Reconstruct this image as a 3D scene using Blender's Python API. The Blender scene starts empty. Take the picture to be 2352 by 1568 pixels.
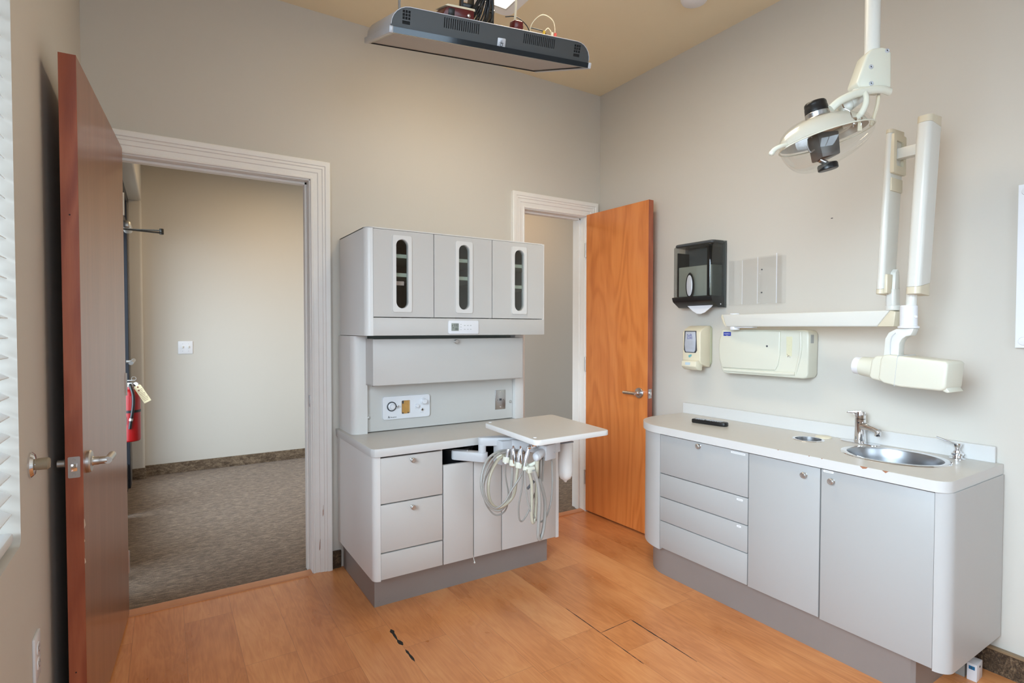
import bpy, bmesh, math, random
from mathutils import Vector, Matrix, Quaternion
random.seed(7)
S = bpy.context.scene
COL = S.collection
PI = math.pi

# ------------------------------------------------------------------ camera, world, lights, exposure
def make_camera():
    yaw, pit, rol = math.radians(32.337), math.radians(1.346), math.radians(.051)
    fw = Vector((math.sin(yaw)*math.cos(pit), math.cos(yaw)*math.cos(pit), -math.sin(pit)))
    rt = Vector((math.cos(yaw), -math.sin(yaw), 0)); up = rt.cross(fw)
    rt, up = rt*math.cos(rol)+up*math.sin(rol), up*math.cos(rol)-rt*math.sin(rol)
    cd = bpy.data.cameras.new('camera'); cam = bpy.data.objects.new('camera', cd); COL.objects.link(cam)
    m = Matrix.Identity(4)
    for i, v in enumerate((rt, up, -fw)):
        for j in range(3): m[j][i] = v[j]
    m.translation = (0, 0, 1.30)
    cam.matrix_world = m
    cd.sensor_width = 36; cd.lens = 1261.2/2352*36; cd.clip_start = .02; cd.clip_end = 100
    S.camera = cam
make_camera()

W = bpy.data.worlds.new('daylight'); S.world = W; W.use_nodes = True
bg = W.node_tree.nodes['Background']
bg.inputs['Color'].default_value = (.74, .87, 1.0, 1); bg.inputs['Strength'].default_value = .55

def area(name, loc, target, sx, sy, power, color, spread=180):
    l = bpy.data.lights.new(name, 'AREA'); l.shape = 'RECTANGLE'; l.size = sx; l.size_y = sy
    l.energy = power; l.color = color; l.spread = math.radians(spread)
    o = bpy.data.objects.new(name, l); COL.objects.link(o); o.location = loc
    o.rotation_euler = (Vector(target)-Vector(loc)).to_track_quat('-Z', 'Y').to_euler()
    return o
area('daylight_left_window', (-.75, .15, 1.75), (2.6, 1.2, .70), 1.9, 1.4, 70, (.68, .85, 1.0), 100)
area('daylight_rear_window', (.70, -1.95, 1.70), (1.2, 3.0, .75), 1.6, 1.5, 26, (.70, .86, 1.0), 140)
area('daylight_hall_entrance', (-.75, 4.3, 1.20), (1.6, 5.5, .15), 2.3, 2.0, 52, (.70, .86, 1.0), 110)
area('hall_warm_fill', (.9, 4.7, 2.70), (.9, 4.7, 0), .6, .6, 9, (1.0, .70, .38))  # added warm fill high in the hall, no fixture modelled for it
area('hall_warm_fill', (2.9, 3.7, 2.70), (2.9, 3.7, 0), .6, .6, 6.5, (1.0, .64, .32))  # second added fill, warms the wall beyond the right doorway
S.cycles.transparent_max_bounces = 32

S.view_settings.view_transform = 'Standard'; S.view_settings.look = 'None'
S.view_settings.gamma = 1; S.view_settings.use_curve_mapping = False
S.view_settings.exposure = .38

# ------------------------------------------------------------------ materials
class G:
    """small node-graph helper"""
    def __init__(s, name):
        s.m = bpy.data.materials.new(name); s.m.use_nodes = True
        s.t = s.m.node_tree; s.bsdf = s.t.nodes['Principled BSDF']; s.out = s.t.nodes['Material Output']
    def n(s, typ, **kw):
        nd = s.t.nodes.new(typ)
        for k, v in kw.items():
            if k[0] == '_': setattr(nd, k[1:], v)
            else:
                key = int(k[1:]) if k[0] == 'i' and k[1:].isdigit() else k.replace('__', ' ')
                s.set(nd.inputs[key], v)
        return nd
    def set(s, sock, v):
        if isinstance(v, bpy.types.NodeSocket): s.t.links.new(v, sock)
        elif isinstance(v, bpy.types.Node): s.t.links.new(v.outputs[0], sock)
        else:
            if hasattr(sock.default_value, '__len__') and len(sock.default_value) == 4 and len(v) == 3: v = (*v, 1)
            sock.default_value = v
    def math(s, op, a, b=0, c=0):
        return s.n('ShaderNodeMath', _operation=op, i0=a, i1=b, i2=c).outputs[0]
    def coord(s, scale=(1, 1, 1), which='Object'):
        tc = s.n('ShaderNodeTexCoord')
        return s.n('ShaderNodeMapping', Vector=tc.outputs[which], Scale=scale).outputs[0]
    def mix(s, f, a, b, bt='MIX'):
        nd = s.t.nodes.new('ShaderNodeMix'); nd.data_type = 'RGBA'; nd.blend_type = bt
        s.set(nd.inputs[0], f); s.set(nd.inputs[6], a); s.set(nd.inputs[7], b)
        return nd.outputs[2]
    def noise(s, vec, scale, detail=3, rough=.5, dist=0):
        return s.n('ShaderNodeTexNoise', Vector=vec, Scale=scale, Detail=detail, Roughness=rough, Distortion=dist).outputs['Fac']
    def ramp(s, f, stops):
        nd = s.t.nodes.new('ShaderNodeValToRGB'); s.set(nd.inputs[0], f); e = nd.color_ramp.elements
        while len(e) < len(stops): e.new(.5)
        for k, (p, c) in zip(e, stops): k.position = p; k.color = (*c, 1)
        return nd.outputs[0]
    def bump(s, h, strength, dist=.002):
        b = s.n('ShaderNodeBump', Height=h, Strength=strength, Distance=dist); s.set(s.bsdf.inputs['Normal'], b.outputs[0])
    def p(s, **kw):
        for k, v in kw.items(): s.set(s.bsdf.inputs[k.replace('__', ' ')], v)
        return s

def srgb(r, g, b):
    f = lambda c: (c/255/12.92 if c/255 <= .04045 else ((c/255+.055)/1.055)**2.4)
    return (f(r), f(g), f(b))

def plain(name, col, rough=.5, metal=0, var=.04, scale=9, bump=0, bscale=300, **kw):
    g = G(name); v = g.coord()
    n = g.noise(v, scale, 3)
    dark = tuple(c*(1-var) for c in col); lite = tuple(min(1, c*(1+var)) for c in col)
    g.p(Base__Color=g.mix(n, dark, lite), Roughness=rough, Metallic=metal, **kw)
    if bump: g.bump(g.noise(v, bscale, 2), bump, .001)
    return g.m

M = {}
M['wall'] = plain('wall_paint', srgb(208, 202, 192), .72, var=.012, scale=1.3, bump=.35, bscale=38)
M['ceiling'] = plain('ceiling_paint', srgb(238, 224, 194), .8, var=.012, scale=1.5, bump=.3, bscale=30)
M['trim'] = plain('white_gloss_trim_paint', srgb(242, 239, 234), .38, var=.03, scale=14)
M['lam'] = plain('light_grey_laminate', srgb(205, 201, 196), .42, var=.012, scale=6, bump=.05, bscale=500)
M['lam2'] = plain('blue_grey_laminate', srgb(176, 175, 173), .42, var=.012, scale=6, bump=.05, bscale=500)
M['lam2edge'] = plain('blue_white_edge_banding', srgb(192, 191, 189), .38, var=.01)
M['lamedge'] = plain('white_edge_banding', srgb(226, 223, 219), .35, var=.01)
M['panelgrey'] = plain('pale_grey_back_panel', srgb(208, 205, 200), .42, var=.012)
M['worktop'] = plain('warm_white_laminate_worktop', srgb(208, 202, 193), .33, var=.02, scale=30)
M['worktopedge'] = plain('white_worktop_edge', srgb(213, 211, 208), .35, var=.01)
M['kick'] = plain('grey_metallic_kickboard', srgb(152, 146, 142), .42, .25, var=.06, scale=5)
M['steel'] = plain('brushed_stainless_steel', (.56, .56, .57), .28, 1, var=.06, scale=40)
M['nickel'] = plain('satin_nickel', (.60, .59, .57), .42, 1, var=.05, scale=30)
M['chrome'] = plain('polished_chrome', (.80, .80, .82), .07, 1, var=.02)
M['black'] = plain('black_plastic', srgb(22, 22, 24), .35, var=.15)
M['blackmat'] = plain('matte_black_interior', srgb(16, 15, 15), .7, var=.2)
M['charcoal'] = plain('charcoal_tv_shell', srgb(70, 72, 73), .42, var=.04, scale=20, bump=.1, bscale=900)
M['screen'] = plain('matte_tv_screen', srgb(60, 58, 60), .30, var=.02)
M['silver'] = plain('silver_plastic', srgb(196, 198, 204), .35, .2, var=.03)
M['bezel'] = plain('glossy_dark_bezel', srgb(45, 52, 58), .08, .3, var=.04)
M['ivory'] = plain('ivory_enamel', srgb(224, 222, 206), .25, var=.015, scale=5)
M['ivorydark'] = plain('aged_ivory_plastic', srgb(222, 212, 188), .35, var=.03, scale=12)
M['cream'] = plain('cream_plastic', srgb(228, 218, 192), .34, var=.03, scale=10)
M['offwhite'] = plain('offwhite_enamel', srgb(226, 225, 218), .28, var=.012)
M['white'] = plain('white_plastic', srgb(235, 235, 238), .3, var=.01)
M['lightgrey'] = plain('light_grey_plastic', srgb(204, 205, 207), .35, var=.02)
M['red'] = plain('red_enamel', srgb(150, 6, 10), .28, var=.05)
M['maroon'] = plain('maroon_plastic', srgb(95, 28, 28), .3, var=.08)
M['blue'] = plain('blue_print', srgb(40, 62, 160), .4, var=.03)
M['teal'] = plain('blue_display', srgb(0, 110, 160), .3, var=.1, scale=60)
M['ink'] = plain('dark_grey_print', srgb(70, 72, 76), .5, var=.05)
M['paleink'] = plain('pale_grey_print', srgb(168, 170, 168), .5, var=.05)
M['lcd'] = plain('lcd_glass', srgb(150, 156, 148), .3, var=.06, scale=60)
M['amber'] = plain('amber_wood_back', srgb(200, 152, 84), .4, var=.15, scale=60)
M['paper'] = plain('white_paper', srgb(230, 230, 234), .7, var=.02)
M['tagpaper'] = plain('manila_tag_card', srgb(222, 204, 164), .7, var=.05, scale=40)
M['hosegrey'] = plain('grey_silicone_tubing', srgb(150, 145, 138), .32, var=.05)
M['hosepale'] = plain('pale_grey_tubing', srgb(166, 163, 157), .30, var=.04)
M['hosecream'] = plain('cream_silicone_tubing', srgb(192, 186, 166), .30, var=.04)
M['bottle'] = plain('translucent_water_bottle', srgb(225, 224, 220), .4, var=.03)
M['darkmetal'] = plain('dark_bronze_aluminium', srgb(46, 48, 54), .4, .5, var=.08)
M['closer'] = plain('bronze_closer_arm', srgb(52, 48, 42), .4, .5, var=.08)
M['stopper'] = plain('tan_rubber', srgb(150, 135, 112), .6, var=.06)
M['chip'] = plain('exposed_particle_board', srgb(165, 112, 82), .8, var=.25, scale=300)
M['gapdark'] = plain('dark_floor_gap', srgb(40, 38, 36), .8, var=.3, scale=200)
M['sparkle'] = plain('yellow_connector', srgb(214, 176, 50), .4)
M['redplug'] = plain('red_connector', srgb(224, 90, 80), .4)
M['soapfluid'] = plain('pale_soap_refill', srgb(188, 192, 202), .25, var=.08, scale=50)
M['purple'] = plain('purple_label_print', srgb(92, 92, 160), .4, var=.1, scale=80)
M['towelinside'] = plain('grey_paper_stack', srgb(176, 178, 166), .6, var=.03)
M['reflector'] = plain('grey_reflector_shield', srgb(96, 92, 88), .35, .3, var=.15, scale=30)
M['shelf'] = plain('pale_green_shelf_edge', srgb(212, 220, 204), .35, var=.03)
M['pinkstrip'] = plain('pink_label_strip', srgb(226, 200, 190), .5, var=.03)
M['inside'] = plain('cabinet_interior', srgb(150, 150, 140), .6, var=.05)
M['blind'] = plain('white_blind_slat', srgb(236, 238, 240), .45, var=.01)
M['yellowsticker'] = plain('yellowed_sticker', srgb(230, 224, 190), .6, var=.06, scale=90)

def thin_glass(name, tint=(1, 1, 1), refl=.06, rough=.02, edge=.28):
    g = G(name); v = g.coord()
    n = g.noise(v, 12, 2)
    tr = g.n('ShaderNodeBsdfTransparent', Color=g.mix(n, tuple(c*.992 for c in tint), tint))
    gl = g.n('ShaderNodeBsdfGlossy', Color=(1, 1, 1, 1), Roughness=rough)
    lw = g.n('ShaderNodeLayerWeight', Blend=.35)
    f = g.math('MULTIPLY_ADD', lw.outputs['Facing'], edge, refl)
    mx = g.n('ShaderNodeMixShader', i0=f, i1=tr.outputs[0], i2=gl.outputs[0])
    g.t.links.new(mx.outputs[0], g.out.inputs[0]); return g.m
M['glass'] = thin_glass('clear_window_glass')
M['acrylic'] = thin_glass('clear_acrylic', (.985, .985, .985), .012, .05, .06)
M['shield'] = thin_glass('clear_lamp_shield', (.955, .96, .955), .045, .02, .16)
M['smoke'] = thin_glass('smoked_clear_plastic', (.66, .68, .68), .03, .08, .08)
M['smokeglass'] = thin_glass('cabinet_door_glass', (.86, .88, .87), .05, .02, .12)

def emit(name, col, st):
    g = G(name); v = g.coord(); n = g.noise(v, 3, 1)
    g.p(Base__Color=(.9, .9, .9), Roughness=.5); g.p(Emission__Color=g.mix(n, col, tuple(min(1, c*1.03) for c in col)), Emission__Strength=st)
    return g.m
M['tube'] = emit('fluorescent_diffuser', (1.0, .83, .60), 11.5)

def wood(name, c0, c1, c2, rough=.3, grain=1.0, ring=7.0, fig=.30, rot=0):
    """vertical-grain veneer with soft cathedral figure; object coordinates"""
    g = G(name)
    tc = g.n('ShaderNodeTexCoord').outputs['Object']
    mp = g.n('ShaderNodeMapping', Vector=tc, Rotation=(0, 0, rot))
    sx = g.n('ShaderNodeSeparateXYZ', Vector=mp.outputs[0])
    u = g.math('ADD', sx.outputs[0], sx.outputs[1]); z = sx.outputs[2]
    lo = g.n('ShaderNodeCombineXYZ', X=g.math('MULTIPLY', u, 3.2), Y=g.math('MULTIPLY', z, .55), Z=0).outputs[0]
    warp = g.noise(lo, 1.0, 3, .5, .6)
    band = g.math('SINE', g.math('MULTIPLY', g.math('ADD', g.math('MULTIPLY', warp, 2.6), g.math('MULTIPLY', u, 1.1)), ring*6.28))
    band = g.math('MULTIPLY_ADD', band, .5, .5)
    fi = g.n('ShaderNodeCombineXYZ', X=g.math('MULTIPLY', u, 260*grain), Y=g.math('MULTIPLY', z, 6), Z=0).outputs[0]
    fine = g.noise(fi, 1.0, 4, .65)
    mid = g.n('ShaderNodeCombineXYZ', X=g.math('MULTIPLY', u, 26), Y=g.math('MULTIPLY', z, .9), Z=1.7).outputs[0]
    m2 = g.noise(mid, 1.0, 3, .5)
    f = g.math('ADD', g.math('MULTIPLY_ADD', band, fig, (.30-fig)*.5), g.math('ADD', g.math('MULTIPLY', fine, .38), g.math('MULTIPLY', m2, .36)))
    g.p(Base__Color=g.ramp(f, [(.22, c0), (.52, c1), (.82, c2)]), Roughness=rough, Coat__Weight=.35, Coat__Roughness=.18)
    g.bump(fine, .04, .001)
    return g.m
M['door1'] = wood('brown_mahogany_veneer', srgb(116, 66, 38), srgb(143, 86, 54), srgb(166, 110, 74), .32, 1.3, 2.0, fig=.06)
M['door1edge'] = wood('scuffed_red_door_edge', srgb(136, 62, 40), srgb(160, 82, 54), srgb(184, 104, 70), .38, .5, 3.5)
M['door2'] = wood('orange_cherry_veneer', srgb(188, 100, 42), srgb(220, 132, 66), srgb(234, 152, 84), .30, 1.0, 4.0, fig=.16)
M['threshold'] = plain('orange_threshold_strip', srgb(208, 144, 102), .38, var=.06, scale=30)

def floor_mat():
    g = G('orange_laminate_planks')
    tc = g.n('ShaderNodeTexCoord').outputs['Object']
    sp = g.n('ShaderNodeSeparateXYZ', Vector=tc); x, y = sp.outputs[0], sp.outputs[1]
    px = g.math('DIVIDE', g.math('SUBTRACT', x, .81-.1875*20), .1875)
    ix = g.math('FLOOR', px); fx = g.math('FRACT', px)
    r = g.n('ShaderNodeTexWhiteNoise', _noise_dimensions='1D', W=ix).outputs['Value']
    py = g.math('DIVIDE', g.math('MULTIPLY_ADD', r, 1.21, g.math('ADD', y, 10)), 1.21)
    iy = g.math('FLOOR', py); fy = g.math('FRACT', py)
    idv = g.n('ShaderNodeCombineXYZ', X=ix, Y=iy, Z=0).outputs[0]
    rnd = g.n('ShaderNodeTexWhiteNoise', _noise_dimensions='3D', Vector=idv)
    rv = rnd.outputs['Value']
    off = g.math('MULTIPLY', rv, 37)
    gv = g.n('ShaderNodeCombineXYZ', X=g.math('ADD', g.math('MULTIPLY', x, 9), off), Y=g.math('MULTIPLY', y, 1.3), Z=off).outputs[0]
    w = g.noise(gv, 1.0, 4, .55, .9)
    ring = g.math('SINE', g.math('MULTIPLY', w, 62))
    fv = g.n('ShaderNodeCombineXYZ', X=g.math('MULTIPLY', x, 150), Y=g.math('MULTIPLY', y, 7), Z=off).outputs[0]
    fine = g.noise(fv, 1.0, 3, .6)
    bl = g.noise(g.n('ShaderNodeCombineXYZ', X=g.math('MULTIPLY', x, 5), Y=g.math('MULTIPLY', y, 2.2), Z=off).outputs[0], 1.0, 3, .6)
    f = g.math('ADD', g.math('MULTIPLY', bl, .62), g.math('ADD', g.math('MULTIPLY', fine, .22), g.math('MULTIPLY', ring, .035)))
    f = g.math('ADD', f, g.math('MULTIPLY', g.math('SUBTRACT', rv, .5), .16))
    col = g.ramp(f, [(.20, srgb(192, 116, 63)), (.44, srgb(222, 147, 90)), (.72, srgb(242, 175, 115))])
    vo = g.n('ShaderNodeTexVoronoi', Vector=tc, Scale=5.5, Randomness=1.0)
    spot = g.math('LESS_THAN', vo.outputs['Distance'], .022)
    col = g.mix(g.math('MULTIPLY', spot, .30), col, srgb(110, 66, 44))
    kv = g.n('ShaderNodeTexVoronoi', Vector=g.n('ShaderNodeMapping', Vector=tc, Scale=(2.4, 1.5, 1)).outputs[0], Scale=1.5, Randomness=1.0)
    kn = g.n('ShaderNodeMapRange', i0=kv.outputs['Distance'], i1=.0, i2=.16, i3=.22, i4=0.0).outputs[0]
    col = g.mix(g.math('MULTIPLY', kn, bl), col, srgb(130, 74, 46))
    dx = g.math('MULTIPLY', g.math('MINIMUM', fx, g.math('SUBTRACT', 1, fx)), .1875)
    dy = g.math('MULTIPLY', g.math('MINIMUM', fy, g.math('SUBTRACT', 1, fy)), 1.21)
    seam = g.math('LESS_THAN', g.math('MINIMUM', dx, dy), .0009)
    col = g.mix(g.math('MULTIPLY', seam, .38), col, srgb(120, 66, 40))
    g.p(Base__Color=col, Roughness=g.math('MULTIPLY_ADD', bl, .14, .22), Specular__IOR__Level=.5)
    g.bump(g.math('MULTIPLY_ADD', seam, -1, g.math('MULTIPLY', fine, .12)), .18, .0008)
    return g.m
M['floor'] = floor_mat()

def carpet(name, c0, c1, c2, stripes=True, sc=1.0):
    g = G(name)
    tc = g.n('ShaderNodeTexCoord').outputs['Object']
    n1 = g.noise(g.n('ShaderNodeMapping', Vector=tc, Scale=(28*sc, 120*sc, 60*sc)).outputs[0], 1.0, 3, .6, .8)
    n2 = g.noise(g.n('ShaderNodeMapping', Vector=tc, Scale=(1, 1, 1)).outputs[0], 230*sc, 2, .6)
    n3 = g.noise(g.n('ShaderNodeMapping', Vector=tc, Scale=(1, 2.2, 1)).outputs[0], 14*sc, 3, .6)
    f = g.math('ADD', g.math('MULTIPLY', n1, .5), g.math('ADD', g.math('MULTIPLY', n2, .3), g.math('MULTIPLY', n3, .24)))
    g.p(Base__Color=g.ramp(f, [(.36, c0), (.52, c1), (.68, c2)]), Roughness=.95, Specular__IOR__Level=.1, Sheen__Weight=.2)
    g.bump(g.math('ADD', n1, n2), .8, .006)
    return g.m
M['carpet'] = carpet('brown_flecked_carpet', srgb(68, 54, 42), srgb(122, 102, 84), srgb(178, 156, 132))
M['carpethall'] = carpet('brown_carpet_hall_base', srgb(70, 56, 44), srgb(116, 98, 80), srgb(160, 140, 116), sc=.8)
M['carpetbase'] = carpet('dark_flecked_carpet_base', srgb(40, 30, 22), srgb(84, 66, 50), srgb(140, 116, 90), sc=.8)

# ------------------------------------------------------------------ geometry helpers
AX = {'x': 0, 'y': 1, 'z': 2}
def rrect(a0, a1, b0, b1, r, seg=5):
    r = min(r, (a1-a0)/2-1e-5, (b1-b0)/2-1e-5); pts = []
    for cx, cy, s in ((a1-r, b1-r, 0), (a0+r, b1-r, 1), (a0+r, b0+r, 2), (a1-r, b0+r, 3)):
        for i in range(seg+1):
            t = PI/2*(s+i/seg); pts.append((cx+r*math.cos(t), cy+r*math.sin(t)))
    return pts
def circ(cx, cy, r, n=32, ry=None):
    ry = ry or r
    return [(cx+r*math.cos(2*PI*i/n), cy+ry*math.sin(2*PI*i/n)) for i in range(n)]
def to3(a, b, c, plane):
    # plane: the two in-plane axes; c runs along the remaining axis
    v = [0, 0, 0]; i, j = AX[plane[0]], AX[plane[1]]; v[i] = a; v[j] = b; v[3-i-j] = c; return Vector(v)
def catmull(pts, n=8, closed=False):
    P = [Vector(p) for p in pts]; out = []; L = len(P)
    for i in range(L if closed else L-1):
        if closed: a, b, c, d = P[i-1], P[i], P[(i+1) % L], P[(i+2) % L]
        else: b, c = P[i], P[i+1]; a = P[i-1] if i else b*2-c; d = P[i+2] if i+2 < L else c*2-b
        for k in range(n):
            t = k/n
            out.append(.5*((2*b)+(c-a)*t+(2*a-5*b+4*c-d)*t*t+(3*b-a-3*c+d)*t**3))
    if not closed: out.append(P[-1])
    return out

class B:
    def __init__(s): s.bm = bmesh.new()
    def _add(s, tmp, bevel=0, seg=2, angle=.5, mat=None):
        if bevel:
            bmesh.ops.remove_doubles(tmp, verts=tmp.verts, dist=1e-6)
            tmp.normal_update()
            es = [e for e in tmp.edges if len(e.link_faces) == 2 and e.calc_face_angle(0) > angle]
            bmesh.ops.bevel(tmp, geom=es, offset=bevel, segments=seg, profile=.5, affect='EDGES', clamp_overlap=True)
        bmesh.ops.recalc_face_normals(tmp, faces=tmp.faces)
        if mat is not None: bmesh.ops.transform(tmp, matrix=mat, verts=tmp.verts)
        me = bpy.data.meshes.new('tmp'); tmp.to_mesh(me); tmp.free(); s.bm.from_mesh(me); bpy.data.meshes.remove(me); return s
    def box(s, x0, x1, y0, y1, z0, z1, bevel=0, seg=2, mat=None):
        t = bmesh.new()
        bmesh.ops.create_cube(t, size=1, matrix=Matrix.Translation(((x0+x1)/2, (y0+y1)/2, (z0+z1)/2)) @ Matrix.Diagonal((abs(x1-x0), abs(y1-y0), abs(z1-z0), 1)))
        return s._add(t, bevel, seg, mat=mat)
    def prism(s, pts, plane, c0, c1, bevel=0, seg=2, mat=None, angle=.5):
        t = bmesh.new(); a = [t.verts.new(to3(p[0], p[1], c0, plane)) for p in pts]; b = [t.verts.new(to3(p[0], p[1], c1, plane)) for p in pts]
        t.faces.new(a); t.faces.new(b[::-1]); n = len(pts)
        for i in range(n): t.faces.new((a[i], b[i], b[(i+1) % n], a[(i+1) % n]))
        return s._add(t, bevel, seg, angle, mat=mat)
    def plate(s, outer, holes, plane, c0, c1, mat=None):
        t = bmesh.new()
        loops = []
        for lp in [outer]+list(holes):
            vs = [t.verts.new(to3(p[0], p[1], c0, plane)) for p in lp]; loops.append(vs)
            for i in range(len(vs)): t.edges.new((vs[i], vs[(i+1) % len(vs)]))
        bmesh.ops.triangle_fill(t, edges=t.edges[:], use_beauty=True, use_dissolve=False)
        d = to3(0, 0, c1-c0, plane); fs = t.faces[:]; top = {}
        for vs in loops:
            for v in vs: top[v] = t.verts.new(v.co+d)
        for f in fs: t.faces.new([top[v] for v in reversed(f.verts)])
        for vs in loops:
            for i in range(len(vs)):
                p, q = vs[i], vs[(i+1) % len(vs)]; t.faces.new((p, q, top[q], top[p]))
        return s._add(t, mat=mat)
    def cyl(s, p0, p1, r0, r1=None, n=28, bevel=0, cap=True):
        p0, p1 = Vector(p0), Vector(p1); r1 = r0 if r1 is None else r1; d = p1-p0
        t = bmesh.new()
        bmesh.ops.create_cone(t, cap_ends=cap, segments=n, radius1=r0, radius2=r1, depth=d.length)
        m = Matrix.Translation((p0+p1)/2) @ d.to_track_quat('Z', 'Y').to_matrix().to_4x4()
        return s._add(t, bevel, 2, 1.0, mat=m)
    def lathe(s, prof, loc, axis=(0, 0, 1), n=36, closed=False):
        t = bmesh.new(); rings = []
        for r, h in prof:
            rings.append([t.verts.new((r*math.cos(2*PI*i/n), r*math.sin(2*PI*i/n), h)) for i in range(n)] if r > 1e-6 else [t.verts.new((0, 0, h))])
        for a, b in zip(rings, rings[1:]):
            for i in range(n):
                j = (i+1) % n
                if len(a) == 1 and len(b) == 1: continue
                if len(a) == 1: t.faces.new((a[0], b[i], b[j]))
                elif len(b) == 1: t.faces.new((a[i], a[j], b[0]))
                else: t.faces.new((a[i], a[j], b[j], b[i]))
        m = Matrix.Translation(Vector(loc)) @ Vector(axis).normalized().to_track_quat('Z', 'Y').to_matrix().to_4x4()
        return s._add(t, mat=m)
    def tube(s, pts, r, n=10, smooth=8, closed=False, caps=True, flat=1.0):
        P = catmull(pts, smooth, closed) if smooth else [Vector(p) for p in pts]
        R = r if hasattr(r, '__len__') else None
        t = bmesh.new(); rings = []; up = None; L = len(P)
        for i, p in enumerate(P):
            d = (P[(i+1) % L] - P[i-1]) if closed else (P[min(i+1, L-1)]-P[max(i-1, 0)])
            d.normalize()
            if up is None:
                up = Vector((0, 0, 1)) if abs(d.z) < .9 else Vector((1, 0, 0))
            up = (up - d*up.dot(d)); up.normalize(); sd = d.cross(up)
            rr = r if R is None else R[0]+(R[1]-R[0])*i/(L-1)
            rings.append([t.verts.new(p+(up*math.cos(2*PI*k/n)*flat+sd*math.sin(2*PI*k/n))*rr) for k in range(n)])
        for i in range(L if closed else L-1):
            a, b = rings[i], rings[(i+1) % L]
            for k in range(n): t.faces.new((a[k], a[(k+1) % n], b[(k+1) % n], b[k]))
        if caps and not closed: t.faces.new(rings[0][::-1]); t.faces.new(rings[-1])
        return s._add(t)
    def ball(s, loc, r, scale=(1, 1, 1), n=24, rot=None, cut=None):
        t = bmesh.new(); bmesh.ops.create_uvsphere(t, u_segments=n, v_segments=n//2+2, radius=r)
        m = Matrix.Translation(Vector(loc)) @ (rot.to_4x4() if rot else Matrix.Identity(4)) @ Matrix.Diagonal((*scale, 1))
        return s._add(t, mat=m)

WM = {}   # world matrix of each built object
def obj(name, b, mat, parent=None, label=None, kind=None, local=False, matrix=None):
    bm = b.bm if isinstance(b, B) else b
    if parent is not None and not local: bmesh.ops.transform(bm, matrix=WM[parent.name].inverted(), verts=bm.verts)
    if matrix is not None: bmesh.ops.transform(bm, matrix=matrix, verts=bm.verts)
    me = bpy.data.meshes.new(name); bm.to_mesh(me); bm.free()
    me.shade_smooth(); me.set_sharp_from_angle(angle=math.radians(32))
    mats = mat if isinstance(mat, (list, tuple)) else [mat]
    for m in mats: me.materials.append(m)
    o = bpy.data.objects.new(name, me); COL.objects.link(o)
    if parent is not None: o.parent = parent; WM[o.name] = WM[parent.name].copy()
    else: WM[o.name] = Matrix.Identity(4)
    if label: o['label'] = label
    if kind: o['kind'] = kind
    return o
def thing(name, label, cat, loc=(0, 0, 0), rot=None, group=None, kind=None):
    o = bpy.data.objects.new(name, None); COL.objects.link(o); o.empty_display_size = .05
    m = Matrix.Translation(Vector(loc)) @ (rot.to_4x4() if rot is not None else Matrix.Identity(4))
    o.matrix_world = m; WM[o.name] = m.copy()
    tag(o, label, cat, group, kind); return o
def tag(o, label, cat, group=None, kind=None):
    o['label'] = label; o['category'] = cat
    if group: o['group'] = group
    if kind: o['kind'] = kind
    return o
def solo(name, b, mat, label, cat, origin, group=None, kind=None):
    """one-mesh thing whose origin sits at its base"""
    bm = b.bm; bmesh.ops.translate(bm, vec=-Vector(origin), verts=bm.verts)
    o = obj(name, b, mat); o.location = origin; WM[o.name] = Matrix.Translation(Vector(origin)); tag(o, label, cat, group, kind); return o
def struct(name, b, mat, label, cat):
    o = obj(name, b, mat, kind='structure'); tag(o, label, cat); return o
def text(name, s, size, loc, xdir, updir, mat, parent, depth=.0004, align='CENTER', sx=1.0):
    cu = bpy.data.curves.new('txt', 'FONT'); cu.body = s; cu.size = size; cu.align_x = align; cu.align_y = 'CENTER'; cu.extrude = depth; cu.resolution_u = 3
    to = bpy.data.objects.new('txt', cu); COL.objects.link(to); bpy.context.view_layer.update()
    me = bpy.data.meshes.new_from_object(to.evaluated_get(bpy.context.evaluated_depsgraph_get()))
    bpy.data.objects.remove(to); bm = bmesh.new(); bm.from_mesh(me); bpy.data.meshes.remove(me)
    x = Vector(xdir).normalized(); u = Vector(updir); u = (u-x*u.dot(x)).normalized(); z = x.cross(u)
    m = Matrix.Identity(4)
    for j in range(3): m[j][0] = x[j]*sx; m[j][1] = u[j]; m[j][2] = z[j]; m[j][3] = loc[j]
    bmesh.ops.transform(bm, matrix=m, verts=bm.verts)
    return obj(name, bm, mat, parent)
def knob(parent, p, d, name='knob', r=.0115, mat=None):
    """round cabinet knob standing out along d"""
    p = Vector(p)
    b = B().lathe([(0, -.001), (.008, -.001), (.008, .002), (.0055, .004), (.0055, .012), (r, .014), (r, .022), (r*.8, .0245), (r*.55, .0245), (r*.5, .0235), (0, .0235)], p, d, 24)
    return obj(name, b, mat or M['nickel'], parent)

# ------------------------------------------------------------------ room dimensions (metres)
XL, XR, YB, YR, ZC = -.291, 2.649, 3.010, -1.60, 2.957
WT = .13                                   # wall between room and hall
D1 = (-.235, .665, 2.09)                   # left doorway: x0, x1, head height
D2 = (1.985, 2.530, 2.10)                  # right doorway
HZ = 2.75

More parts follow.
